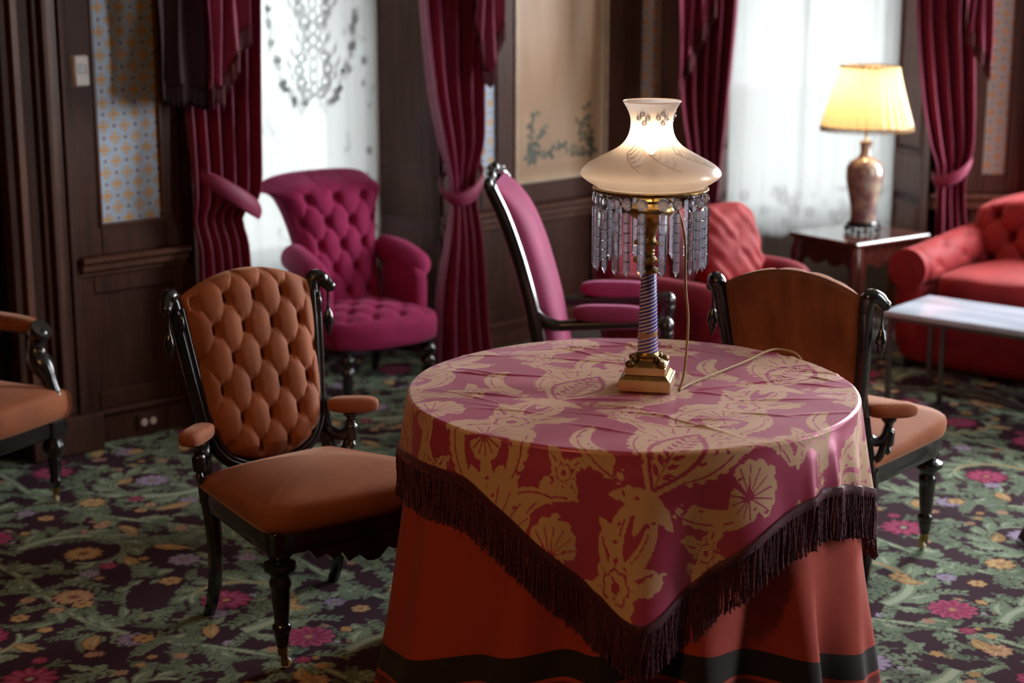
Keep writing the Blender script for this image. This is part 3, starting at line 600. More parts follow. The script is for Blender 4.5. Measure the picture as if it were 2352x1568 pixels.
# --- sheers
def sheer(name, label, fr, u0, u1, v, z0, z1, nf, amp, dens, m):
    U, Z = np.meshgrid(np.linspace(u0, u1, 160), np.linspace(z0, z1, 270), indexing='ij'); t = (U - u0) / (u1 - u0)
    V = v + amp * (np.sin(2 * np.pi * nf * t + .6 * np.sin(Z * 1.3)) + .35 * np.sin(2 * np.pi * nf * 2.3 * t + Z))
    dd = dens(U, Z); return tag(big_grid(name, fr.A(U, V, Z), m, col=np.repeat(dd[..., None], 3, -1)), label, 'curtain')
lace = Ras(1.2, 1.75, .004, 0., x0=-1.46, y0=0., wrap=False)
def La(p, v=1.): lace.poly(p, (v, v, v))
uc = -.635; rl = np.random.RandomState(11)
th_ = np.linspace(math.pi * 1.02, math.pi * 1.98, 90)
for sc_ in (1.,):
    P = np.c_[uc + .235 * np.cos(th_), 1.55 + .45 * np.sin(th_)]; P = np.vstack([[P[0] + (-.01, .2)], P, [P[-1] + (.01, .2)]])
    for k in range(0, len(P)):
        if not 38 < k < 52: La(rosette(P[k] + rl.randn(2) * .008, rl.uniform(.010, .022), 5, rl.rand(), .4), rl.choice([.8, 1., .35]))
for yy in np.arange(1.17, 1.75, .052):   # central urn
    ww = .075 + .035 * math.sin(yy * 21)
    for sg in (-1, 1):
        La(rosette((uc + sg * ww * .7, yy), .030, 7, rl.rand(), .3), .8); La(rosette((uc + sg * ww * .7, yy), .013, 6), 0.); La(leaf(arc_path((uc + sg * ww, yy), .6 if sg > 0 else 2.5, .07, sg * .9, 12), .012, 3), .6)
    La(rosette((uc, yy + .02), .034, 8, rl.rand(), .3), .7); La(rosette((uc, yy + .02), .018, 8), 0.)
for i in range(40):
    p = (rl.uniform(-1.4, -.27), rl.uniform(.5, 1.7)); La(stroke(arc_path(p, rl.rand() * 6.28, rl.uniform(.03, .09), rl.uniform(-2, 2), 14), .0035), .5); La(leaf(arc_path(p, rl.rand() * 6.28, .03, .5, 8), .008), .55)
for zz in np.arange(.5, 1.7, .05): La(rosette((-.33 + .03 * math.sin(zz * 14), zz), rl.uniform(.012, .024), 5, rl.rand(), .4), rl.choice([0, .7]))
sheer('lace_curtain', 'white lace net curtain behind the magenta tufted armchair', FB, -1.455, -.29, -.405, .02, 2.86, 9, .005, lambda u, z: lace.sample(u, z)[..., 0] * (z < 1.74), M['lace'])
lace2 = Ras(1.0, 1.0, .004, 0., x0=.55, y0=0., wrap=False)
for i in range(130):
    p = (rl.uniform(.6, 1.5), rl.uniform(.02, .62)); lace2.poly(rosette(p, rl.uniform(.015, .035), 6, rl.rand(), .4), (.40,) * 3); lace2.poly(rosette(p, .010, 6), (0,) * 3)
sheer('sheer_curtain', 'plain white sheer curtain behind the porcelain lamp', FK, .648, 1.478, -.385, .02, 2.86, 7, .005, lambda u, z: lace2.sample(u, z)[..., 0] * (z < .62), M['sheer'])

# --- velvet drapes
def drape(name, label, fr, rows, nf, amp, tie=None, ph=0., group='burgundy velvet drapes'):
    root = thing(name, label, 'curtain', group=group)
    rw = np.array(rows)[::-1]; zs = np.linspace(rw[0, 0], rw[-1, 0], 80); f = lambda k: smooth_interp(zs, rw[:, 0], rw[:, k])
    uL, uR, v0, am = f(1), f(2), f(3), f(4); t = np.linspace(0, 1, 110)
    T, Zz = np.meshgrid(t, zs, indexing='ij'); wv = 2 * np.pi * nf * T + ph + .5 * np.sin(3 * Zz + 4 * T)
    fold = np.sin(wv) + .35 * np.sin(2 * wv + .8) * np.cos(1.7 * T * 3); U = uL[None] + (uR - uL)[None] * (T + .012 * np.sin(wv * 1.0 + 1.3)); V = v0[None] + amp * am[None] * fold + .02 * np.sin(5 * T + Zz * 2)
    ob = MB().grid(fr.A(U, V, Zz)).build('drape_cloth', M['drape'], root, smooth=180, recalc=False)
    md = ob.modifiers.new('thickness', 'SOLIDIFY'); md.thickness = .004; md.offset = 0
    if tie:
        uc_, vc, zc, a, b, tilt, hh, sag = tie
        th = np.linspace(0, 2 * np.pi, 60, endpoint=False); s_ = np.linspace(-.5, .5, 9); TH, SS = np.meshgrid(th, s_, indexing='ij')
        bul = 1 + .10 * np.cos(SS * np.pi) ; U = uc_ + a * np.cos(TH) * bul; V = vc + b * np.sin(TH) * bul; Z = zc + tilt * np.cos(TH) - sag * np.sin(TH) + hh * SS * (.8 + .35 * np.sin(TH))
        ob = MB().grid(fr.A(U, V, Z), cu=True).build('tieback', M['drape'], root, smooth=180); md = ob.modifiers.new('thickness', 'SOLIDIFY'); md.thickness = .003
    return root
def tail(name, label, fr, u0, u1, v, ztop, bots, nf=3, group='fringed valance tails', mt=None):
    root = thing(name, label, 'valance', group=group); t = np.linspace(0, 1, 70); bz = np.interp(t, np.linspace(0, 1, len(bots)), bots); s_ = np.linspace(0, 1, 40)
    T, Sx = np.meshgrid(t, s_, indexing='ij'); tri = np.abs(((T * nf) % 1) - .5) * 2
    U = u0 + (u1 - u0) * T + .006 * np.sin(9 * Sx + 6 * T); Vv = v + .045 * tri + .01 * np.sin(7 * T + 2 * Sx)
    Z = ztop + (bz[:, None] - ztop) * Sx
    for nm, lo, hi, m in (('tail_cloth', 0., 1., mt or M['drape']), ('fringe', 1., 1. + .0, mt or M['drape_fringe'])):
        if nm == 'fringe':
            Sf = np.linspace(0, 1, 8); T2, S2 = np.meshgrid(np.linspace(0, 1, 140), Sf, indexing='ij'); b2 = np.interp(T2[:, 0], np.linspace(0, 1, len(bots)), bots); tri2 = np.abs(((T2 * nf) % 1) - .5) * 2
            A = fr.A(u0 + (u1 - u0) * T2, v + .045 * tri2 + .01 * np.sin(7 * T2 + 2) + .006 + .004 * np.sin(T2 * 400), b2[:, None] + .015 - .075 * S2 - .006 * S2 * np.sin(T2 * 300)); o = MB().grid(A).build(nm, m, root, smooth=180)
        else: o = MB().grid(fr.A(U, Vv, Z)).build(nm, m, root, smooth=180)
        md = o.modifiers.new('thickness', 'SOLIDIFY'); md.thickness = .005
    mb = MB(); mb.tube(fr.A(u0 + (u1 - u0) * t[:40] * .75, v + .085 + .02 * np.sin(9 * t[:40]), ztop - (ztop - bz[:40]) * .02 - .02 + 0 * t[:40]), .012, 8); mb.build('teal_edging', M['teal'], root)
    return root
drape('window_drape', 'dark burgundy drape on the left of the lace window', FB, [(2.85, -1.69, -1.30, .13, 1), (1.60, -1.69, -1.328, .13, 1), (1.1, -1.69, -1.355, .15, 1), (.87, -1.69, -1.365, .16, .8), (.79, -1.68, -1.44, .14, .6), (.67, -1.66, -1.415, .14, .8), (.30, -1.67, -1.40, .15, 1), (.03, -1.68, -1.38, .16, 1)], 5.5, .036, tie=(-1.500, .14, .880, .132, .085, -.080, .072, .012))
drape('window_drape', 'burgundy drape tied back between the lace window and the painted panel', FB, [(2.85, -.53, -.12, .13, 1), (1.58, -.500, -.105, .13, 1), (1.21, -.470, -.155, .14, 1), (.98, -.425, -.165, .15, .9), (.80, -.372, -.205, .15, .45), (.74, -.372, -.20, .15, .5), (.55, -.41, -.175, .16, .8), (.39, -.445, -.158, .16, 1), (.05, -.488, -.135, .18, 1.1), (.02, -.49, -.13, .19, 1.1)], 4.5, .040, tie=(-.282, .150, .815, .100, .075, .055, .055, .045), ph=1.)
drape('window_drape', 'dark burgundy drape left of the plain white sheer', FK, [(2.85, .31, .64, .13, 1), (1.55, .333, .610, .13, 1), (1.15, .342, .582, .14, 1), (.75, .410, .545, .15, .7), (.60, .440, .535, .15, .4), (.45, .42, .54, .15, .7), (.03, .38, .56, .17, 1)], 4.5, .038, tie=(.487, .15, .61, .07, .06, -.02, .05, .02), ph=.5)
drape('window_drape', 'red-lit burgundy drape beside the red tufted sofa', FK, [(2.85, 1.40, 1.69, .13, 1), (1.55, 1.424, 1.69, .13, 1), (1.15, 1.465, 1.712, .14, 1), (.90, 1.515, 1.72, .15, .9), (.76, 1.560, 1.700, .15, .5), (.70, 1.562, 1.694, .15, .5), (.45, 1.562, 1.712, .16, .9), (.03, 1.53, 1.74, .18, 1)], 4, .038, tie=(1.632, .15, .775, .085, .065, .045, .050, .035), ph=2.)
tail('valance_tail', 'dark fringed valance tail over the left lace-window drape', FB, -1.66, -1.475, .235, 2.2, [1.28, 1.30, 1.27, 1.36, 1.46, 1.50], 3)
tail('valance_tail', 'near-black valance tail against the left wallpaper wall', FB, -1.86, -1.66, .215, 2.2, [1.33, 1.29, 1.30, 1.27], 2, mt=M['drape_dark'])  # this tail and its fringe take the near-black cloth instead of the burgundy
tail('valance_tail', 'fringed valance tail above the drape beside the painted panel', FB, -.31, -.145, .22, 2.2, [1.62, 1.50, 1.33, 1.27, 1.36, 1.47], 3)
tail('valance_tail', 'shadowed valance tail on the drape left of the white sheer', FK, .325, .487, .22, 2.2, [1.16, 1.26, 1.30, 1.40, 1.48, 1.53], 3)
tail('valance_tail', 'reddish fringed valance tail beside the right wallpaper strip', FK, 1.622, 1.752, .22, 2.2, [1.55, 1.42, 1.38, 1.34, 1.30, 1.25], 3)
# ------------------------------------------------------------------ upholstery helpers
def closed_curve(pts, n):
    P = np.array(pts, float); m = len(P); out = []
    for q in np.linspace(0, m, n, endpoint=False):
        i = int(q); t = q - i; a, b, c, d = P[(i - 1) % m], P[i % m], P[(i + 1) % m], P[(i + 2) % m]
        out.append(.5 * ((2 * b) + (-a + c) * t + (2 * a - 5 * b + 4 * c - d) * t * t + (-a + 3 * b - 3 * c + d) * t ** 3))
    return np.array(out)
def tuft(x, y, sx, ry, ox=0., oy=0.):
    a = (x - ox) / sx + (y - oy) / (2 * ry); b = (x - ox) / sx - (y - oy) / (2 * ry)
    pl = (np.abs(np.sin(np.pi * a)) * np.abs(np.sin(np.pi * b)) + 1e-5) ** .36
    d = np.hypot(a - np.round(a), b - np.round(b)); return .34 * pl + .66 * (1 - np.exp(-(d / .17) ** 2))
def lattice(sx, ry, ox, oy, x0, x1, y0, y1):
    out = []
    for j in range(int((y0 - oy) / ry) - 1, int((y1 - oy) / ry) + 2):
        for i in range(int((x0 - ox) / sx) - 2, int((x1 - ox) / sx) + 3):
            x = ox + (i + .5 * (j % 2)) * sx; y = oy + j * ry
            if x0 <= x <= x1 and y0 <= y <= y1: out.append((x, y))
    return out
def pad(mb, out, z0, ze, zc, bulge=1.02, tf=None, rings=14, tilt=0.):
    """upholstered pad over outline; tf(x,y) -> 0..1 tuft height"""
    o = np.array(out); c = o.mean(0); A = []
    for sc, z in ((.96, z0), (1.0, z0 + .004), (bulge, lerp(z0, ze, .3)), (bulge * 1.006, lerp(z0, ze, .55)), (bulge, lerp(z0, ze, .75)), (bulge * .985, lerp(z0, ze, .90)), (.965, ze)): A.append(np.c_[c + (o - c) * sc, np.full(len(o), z)])
    for k in range(1, rings + 1):
        q = .965 * (1 - (k / rings)); q = max(q, .004); p = c + (o - c) * q; h = ze + (zc - ze) * (1 - (q / .965) ** 2.0)
        z = np.full(len(o), h)
        if tf is not None: z = z - (1 - tf(p[:, 0], p[:, 1])) * .030 * min(1, (1 - q / .965) * 5)
        A.append(np.c_[p, z])
    A = np.array(A); A[..., 2] -= tilt * (A[..., 1] - o[:, 1].min()) * np.clip((A[..., 2] - z0) / (ze - z0), 0, 1); mb.grid(A, cv=True); b = mb.n - A.shape[0] * A.shape[1]; n = A.shape[1]; mb.f.append(tuple(b + i for i in range(n))); return mb
def pillow(mb, c, d, p=3.5, rz=0., rx=0., ry=0., nu=36, nv=18, fn=None):
    a = np.linspace(0, 2 * np.pi, nu, endpoint=False); t = np.linspace(-np.pi / 2, np.pi / 2, nv); e = 2. / p
    sp = lambda v: np.sign(v) * np.abs(v) ** e
    A = np.stack([np.outer(sp(np.cos(a)), np.abs(np.cos(t)) ** e), np.outer(sp(np.sin(a)), np.abs(np.cos(t)) ** e), np.tile(sp(np.sin(t)), (nu, 1))], -1) * np.array(d) / 2
    if fn is not None: A = fn(A)
    q = np.array(Matrix.Rotation(rz, 3, 'Z') @ Matrix.Rotation(ry, 3, 'Y') @ Matrix.Rotation(rx, 3, 'X')); return mb.grid(A @ q.T + np.array(c), cu=True)
def rail(mb, out, z0, z1, th=.02, infl=1.0):
    o = np.array(out); c = o.mean(0); A = [np.c_[c + (o - c) * s_, np.full(len(o), z)] for s_, z in ((infl - .08, z1), (infl, z1 - .002), (infl + .006, lerp(z0, z1, .5)), (infl, z0 + .004), (infl - .015, z0), (infl - .08, z0))]
    return mb.grid(np.array(A), cv=True)
def button(mesh_holder, parent, m, pos, nrm, r=.0085):
    mb = MB(); mb.lathe([(0, .004), (r * .6, .0032), (r, .0005), (r * .9, -.002)], 12, pos, axis=nrm); return mb.build('button', m, parent)
BW = M['black_wood']
def turned_leg(parent, x, y, prof, m=BW, name='leg'):
    return MB().lathe(prof, 20, (x, y, 0)).build(name, m, parent, smooth=40)
def castor(leg, x, y, ang=0.5):
    d = (math.cos(ang), math.sin(ang), 0); n = (-d[1], d[0], 0)
    mb = MB(); mb.lathe([(0, .062), (.0125, .060), (.0135, .045), (.010, .034), (0, .033)], 14, (x, y, 0))
    for s_ in (-1, 1): mb.box((x + n[0] * .009 * s_ + d[0] * .004, y + n[1] * .009 * s_ + d[1] * .004, .026), (.016, .003, .030), rz=ang)
    mb.build('castor_fork', M['brass'], leg)
    mb = MB(); mb.lathe([(0, -.006), (.013, -.006), (.0145, -.003), (.0145, .003), (.013, .006), (0, .006)], 18, (x + d[0] * .008, y + d[1] * .008, .0148), axis=n); mb.build('castor_wheel', M['castor'], leg)

# ------------------------------------------------------------------ orange side chairs (buttoned back, splayed arm rests)
SEAT_O = closed_curve([(-.262, -.248), (-.20, -.283), (0, -.302), (.20, -.283), (.262, -.248), (.274, -.205), (.25, -.02), (.226, .14), (.205, .198), (.10, .212), (-.10, .212), (-.205, .198), (-.226, .14), (-.25, -.02), (-.274, -.205)], 96)
RHO = R(13)
def bp(x, s, h=0.): return np.array((x, .195 + s * math.sin(RHO) - h * math.cos(RHO), .412 + s * math.cos(RHO) + h * math.sin(RHO)))
def orange_chair(label):
    t = thing('side_chair', label, 'chair', group='orange buttoned chairs at the round table')
    pad(MB(), SEAT_O, .366, .446, .500, bulge=1.025, tilt=.085).build('seat', M['orange'], t, smooth=60)
    mb = MB(); rail(mb, SEAT_O, .312, .370, infl=.985); mb.build('seat_rail', BW, t, smooth=40)
    ap = [(-.19, .325), (-.17, .300), (-.14, .306), (-.12, .288), (-.095, .300), (-.075, .272), (-.045, .284), (-.02, .262), (0, .258)]; ap = ap + [(-x, z) for x, z in ap[-2::-1]]
    MB().prism(ap, -.018, .0, tf=lambda x, y, z: (x, -.293 + .12 * x * x * 4 * .3 + z, y)).build('carved_apron', BW, t, smooth=0)
    prof = [(0, .318), (.030, .318), (.030, .306), (.024, .300), (.022, .292), (.026, .289), (.036, .283), (.038, .275), (.036, .267), (.027, .262), (.025, .254), (.021, .250), (.021, .244), (.024, .238), (.0255, .228), (.0225, .218), (.0215, .212), (.0215, .2), (.0165, .128), (.0165, .122), (.0205, .117), (.022, .110), (.0205, .102), (.0165, .098), (.0175, .092), (.0125, .058), (0, .058)]
    for sx in (-1, 1):
        x, y = sx * .235, -.235
        lg = turned_leg(t, x, y, [(a * 1.14, b) for a, b in prof]); MB().box((x, y, .343), (.062, .062, .060), ch=.004).build('corner_block', BW, lg); castor(lg, x, y, .4 + sx)
        MB().tube(curve_pts([(sx * .205, .178, .36), (sx * .203, .158, .26), (sx * .202, .156, .15), (sx * .202, .176, .06), (sx * .203, .204, .0)], 16), np.linspace(.024, .016, 16), 8, sq=True).build('leg', BW, t)
        # back post below the shield, arm bracket and arm rest
        MB().tube(curve_pts([(sx * .205, .180, .33), (sx * .199, .205, .43), (sx * .190, .219, .52)], 8), .022, 8, sq=True, flat=.9).build('back_post', BW, t)
        br = MB(); br.tube(curve_pts([bp(sx * .192, .27, .005), bp(sx * .190, .18, .01), (sx * .195, .205, .475), (sx * .215, .178, .445), (sx * .234, .160, .455), (sx * .243, .150, .490)], 22), np.r_[np.linspace(.014, .019, 10), np.linspace(.019, .016, 12)], 8, flat=.8)
        br.tube(curve_pts([(sx * .205, .190, .385), (sx * .228, .175, .400), (sx * .236, .158, .44)], 8), .012, 8)
        br.lathe([(0, -.060), (.006, -.056), (.012, -.044), (.008, -.034), (.017, -.028), (.019, .008), (.017, .014), (.011, .020), (.013, .034), (.022, .044), (.022, .050), (0, .050)], 12, (sx * .243, .150, .462)); br.build('arm_bracket', BW, t, smooth=40)
        pillow(MB(), (sx * .248, .146, .535), (.145, .062, .044), 3.2, rz=math.atan2(-.588, sx * .809)).build('arm_rest', M['orange'], t, smooth=60)
        # scroll head and hanging drop
        hd = MB(); hd.tube(curve_pts([bp(sx * .207, .37), bp(sx * .216, .44), bp(sx * .226, .478, .002), bp(sx * .244, .470, .018), bp(sx * .256, .448, .030)], 18), np.r_[np.linspace(.019, .024, 9), np.linspace(.024, .016, 9)], 10); hd.sphere(bp(sx * .258, .448, .030), .0165)
        hd.lathe([(0, .012), (.009, .010), (.013, 0), (.009, -.010), (0, -.012)], 12, bp(sx * .240, .472, .030), axis=(sx * .4, -.9, .2)); hd.sphere(bp(sx * .217, .40, .022), .012, sc=(.8, 1, 2.6)); hd.build('scroll_head', BW, t, smooth=50)
        e = bp(sx * .252, .44, .026); MB().lathe([(0, .0), (.005, -.002), (.004, -.012), (.0035, -.045), (.006, -.052), (.0055, -.058), (.011, -.066), (.0165, -.092), (.015, -.100), (.010, -.104), (.011, -.112), (.004, -.130), (0, -.140)], 12, e).build('hanging_drop', BW, t, smooth=40)
    # shield frame
    hp = [(-.217, .44), (-.207, .34), (-.192, .21), (-.174, .10), (-.138, .030), (-.072, -.004), (0, -.012)]; hp = hp + [(-x, s) for x, s in hp[-2::-1]]
    fr = MB(); fr.tube([bp(x, s, .0) for x, s in curve_pts(hp, 60)], .0235, 10, up=(0, -math.cos(RHO), math.sin(RHO)), flat=.85); fr.tube([bp(x * .955, s * 1.0 + .004, .022) for x, s in curve_pts(hp, 60)], .006, 8); fr.tube([bp(x * 1.03, s - .003, .022) for x, s in curve_pts(hp, 60)], .005, 8); fr.build('back_frame', BW, t, smooth=60)
    # buttoned cushion
    nu, nv = 150, 190; sg, tv = np.meshgrid(np.linspace(-1, 1, nu), np.linspace(0, 1, nv), indexing='ij'); sx_, ry_, ox, oy = .088, .082, .044, .045
    def shape(sg, tv):
        wv = (.173 + .030 * tv) * np.sqrt(np.maximum(0, 1 - np.maximum(0, 1 - tv / .30) ** 2.2)); return sg * wv, tv * .475 + .058 * (1 - sg ** 2) * sstep(.2, 1, tv)
    x, s = shape(sg, tv); e = np.clip(1 - np.abs(sg) ** 5, 0, 1) ** .55 * np.clip(1 - tv ** 16, 0, 1) ** .5 * np.clip(tv / .10, 0, 1) ** .5
    h = .004 + .022 * e +   .048 * e * tuft(x, s, sx_, ry_, ox, oy) * (.35 + .65 * sstep(0, .35, e))
    A = np.stack([x, .195 + s * math.sin(RHO) - h * math.cos(RHO), .412 + s * math.cos(RHO) + h * math.sin(RHO)], -1)
    bk = MB().grid(A).build('back_cushion', M['orange'], t, smooth=180)
    def inside(px, ps):
        d = np.hypot(x - px, s - ps); k = np.unravel_index(np.argmin(d), d.shape); return d[k] < .004 and e[k] > .72
    for px, ps in lattice(sx_, ry_, ox, oy, -.2, .2, .03, .53):
        if inside(px, ps): button(None, bk, M['orange_button'], bp(px, ps, .033), (0, -math.cos(RHO), math.sin(RHO)))
    sg, tv = np.meshgrid(np.linspace(-1, 1, 50), np.linspace(0, 1, 60), indexing='ij'); x, s = shape(sg, tv); h = .006 - .036 * np.clip(1 - np.abs(sg) ** 6, 0, 1) ** .5 * np.clip(1 - tv ** 10, 0, 1) ** .5 * np.clip(tv / .08, 0, 1) ** .5
    A = np.stack([x * 1.0, .195 + s * math.sin(RHO) - h * math.cos(RHO), .412 + s * math.cos(RHO) + h * math.sin(RHO)], -1); MB().grid(A).build('back_panel', M['orange_worn'], t, smooth=180)
    return t
ch1 = orange_chair('orange velvet chair with deep-buttoned back, left of the draped table')
ch1.location = (-.550, 4.424, 0); ch1.rotation_euler.z = R(39)
ch2 = copy_tree(ch1); ch2['label'] = 'orange velvet chair turned away from us, right of the draped table'
ch2.location = (.929, 4.890, 0); ch2.rotation_euler.z = R(147.5)

# ------------------------------------------------------------------ orange armchair cut by the left edge
def left_armchair():
    t = thing('armchair', 'orange velvet armchair with carved arm at the left edge of the picture', 'armchair', (-1.845, 5.33, 0), R(60))
    o = closed_curve([(-.27, -.27), (0, -.29), (.27, -.27), (.285, -.24), (.26, .1), (.24, .24), (0, .27), (-.24, .24), (-.26, .1), (-.285, -.24)], 72)
    pad(MB(), o, .285, .385, .42, bulge=1.03).build('seat', M['orange'], t, smooth=60); mb = MB(); rail(mb, o, .235, .288, infl=.985); mb.build('seat_rail', BW, t, smooth=40)
    for sx in (-1, 1):
        x, y = sx * .25, -.25
        lg = turned_leg(t, x, y, [(0, .24), (.030, .24), (.030, .215), (.036, .205), (.038, .185), (.028, .165), (.022, .158), (.024, .150), (.017, .090), (.021, .084), (.021, .074), (.015, .068), (.012, .05), (0, .05)]); MB().box((x, y, .258), (.064, .064, .06), ch=.004).build('corner_block', BW, lg); castor(lg, x, y, 1.)
        MB().tube(curve_pts([(sx * .22, .22, .27), (sx * .22, .225, .13), (sx * .22, .27, 0)], 10), np.linspace(.025, .017, 10), 8, sq=True).build('leg', BW, t)
        sp_ = MB(); sp_.tube(curve_pts([(sx * .262, -.22, .30), (sx * .268, -.245, .36), (sx * .266, -.225, .43), (sx * .264, -.185, .49), (sx * .264, -.185, .55), (sx * .264, -.215, .585)], 24), .032 + .008 * np.sin(np.linspace(0, 15, 24)), 10)
        for q in ((-.25, .36), (-.225, .43), (-.19, .50), (-.205, .56)): sp_.sphere((sx * .265, q[0] - .012, q[1]), .020, sc=(1, .8, 1.3))
        sp_.build('arm_support', BW, t, smooth=50)
        MB().tube(curve_pts([(sx * .255, .20, .56), (sx * .268, 0, .57), (sx * .264, -.20, .575)], 14), .018, 8).build('arm_rail', BW, t)
        MB().tube(curve_pts([(sx * .262, -.01, .55), (sx * .262, .03, .48), (sx * .262, .10, .40), (sx * .255, .12, .30)], 12), .013, 8).build('arm_brace', BW, t)
        pillow(MB(), (sx * .264, -.03, .592), (.070, .33, .050), 3.2).build('arm_pad', M['orange'], t, smooth=60)
    nu, nv = 40, 40; sg, tv = np.meshgrid(np.linspace(-1, 1, nu), np.linspace(0, 1, nv), indexing='ij')
    e = np.clip(1 - np.abs(sg) ** 6, 0, 1) ** .5 * np.clip(1 - np.abs(2 * tv - 1) ** 8, 0, 1) ** .5
    for sgn, nm in ((1, 'back_cushion'), (-1, 'back_panel')): MB().grid(np.stack([sg * (.22 + .03 * tv), .23 + tv * .16 - sgn * .045 * e, .36 + tv * .56 + .05 * (1 - sg ** 2) * tv], -1)).build(nm, M['orange'], t, smooth=180)
    hp = [(-.235, .33), (-.245, .6), (-.262, .90), (-.20, .955), (0, .985)]; hp = hp + [(-a, b) for a, b in hp[-2::-1]]
    MB().tube([(a, .23 + (b - .36) * .285, b) for a, b in curve_pts(hp, 50)], .022, 8).build('back_frame', BW, t)
left_armchair()

# ------------------------------------------------------------------ magenta buttoned armchair in the lace window
def magenta_chair():
    t = thing('tufted_armchair', 'magenta deep-buttoned armchair in front of the lace window', 'armchair', (-.610, 6.957, 0), R(35))
    MG = M['magenta']; o = closed_curve([(-.225, -.19), (-.125, -.243), (0, -.255), (.125, -.243), (.225, -.19), (.252, -.11), (.246, .06), (.22, .19), (.12, .225), (-.12, .225), (-.22, .19), (-.246, .06), (-.252, -.11)], 96)
    st = pad(MB(), o, .218, .325, .372, bulge=1.02, tf=lambda x, y: tuft(x, y, .125, .085, 0, -.10), rings=36).build('seat', MG, t, smooth=70)
    for px, py in lattice(.125, .085, 0, -.10, -.2, .2, -.15, .12): button(None, st, M['magenta_button'], (px, py, .345), (0, 0, 1), .009)
    prof = [(0, .225), (.030, .225), (.030, .205), (.022, .198), (.034, .185), (.036, .170), (.026, .152), (.022, .146), (.030, .136), (.031, .120), (.022, .108), (.020, .10), (.024, .085), (.018, .03), (.020, .022), (.016, 0), (0, 0)]
    for sx in (-1, 1):
        turned_leg(t, sx * .19, -.185, prof); MB().tube([(sx * .17, .17, .23), (sx * .175, .20, .1), (sx * .18, .235, 0)], (.024, .021, .016), 8, sq=True).build('leg', BW, t)
        # rolled arm
        P = curve_pts([(sx * .215, .20, .540), (sx * .232, .10, .530), (sx * .240, -.01, .500), (sx * .242, -.080, .465)], 20); am = MB(); am.tube(P, np.r_[np.linspace(.058, .062, 14), (.061, .058, .052, .042, .028, .010)], 18)
        pillow(am, (sx * .222, .05, .395), (.085, .29, .24), 4.); am.build('arm', MG, t, smooth=70)
    nu, nv = 150, 180; sg, tv = np.meshgrid(np.linspace(-1, 1, nu), np.linspace(0, 1, nv), indexing='ij')
    def wv(t_): return smooth_interp(t_, [0, .2, .45, .7, .88, 1], [.185, .180, .190, .222, .268, .295])
    s = tv * .60; x = sg * wv(tv) * (1 - .05 * sstep(.93, 1, tv) * np.abs(sg) ** 4); e = np.clip(1 - np.abs(sg) ** 6, 0, 1) ** .5 * np.clip(1 - tv ** 20, 0, 1) ** .5
    fade = 1 - sstep(.80, .95, tv); tf_ = tuft(x / (wv(tv) / .22), s, .118, .100, .0, .075); ribs = np.abs(np.sin(np.pi * (x / (wv(tv) / .22) / .118 + .5))) ** .5
    h = .02 + .030 * e + .050 * e * (tf_ * fade + (1 - fade) * (.5 + .5 * ribs))
    roll = sstep(.78, 1, tv); rl_ = .07 * roll ** 1.5
    y = .185 + s * .22 - h + .01 + rl_ * 1.1 + .03 * (np.abs(sg) ** 3) * tv; z = .315 + s * .955 - .035 * roll ** 2 + .018 * (1 - sg ** 2) * roll - .045 * np.abs(sg) ** 5 * roll
    bk = MB().grid(np.stack([x, y, z], -1)).build('back_cushion', MG, t, smooth=180)
    for px, ps in lattice(.118, .100, 0., .075, -.19, .19, .06, .49):
        k = np.unravel_index(np.argmin(np.hypot(x / (wv(tv) / .22) - px, s - ps)), x.shape)
        if e[k] > .7: button(None, bk, M['magenta_button'], (x[k], y[k] - .004, z[k]), (0, -.97, .22), .010)
    # rear of the back
    e2 = np.clip(1 - np.abs(sg) ** 6, 0, 1) ** .5 * np.clip(1 - tv ** 10, 0, 1) ** .5; sk = (slice(None, None, 4), slice(None, None, 4))
    MB().grid(np.stack([x, .195 + s * .22 + rl_ * 1.1 + .055 * e2 - .012 + .03 * (np.abs(sg) ** 3) * tv, z], -1)[sk]).build('back_panel', MG, t, smooth=180)
magenta_chair()

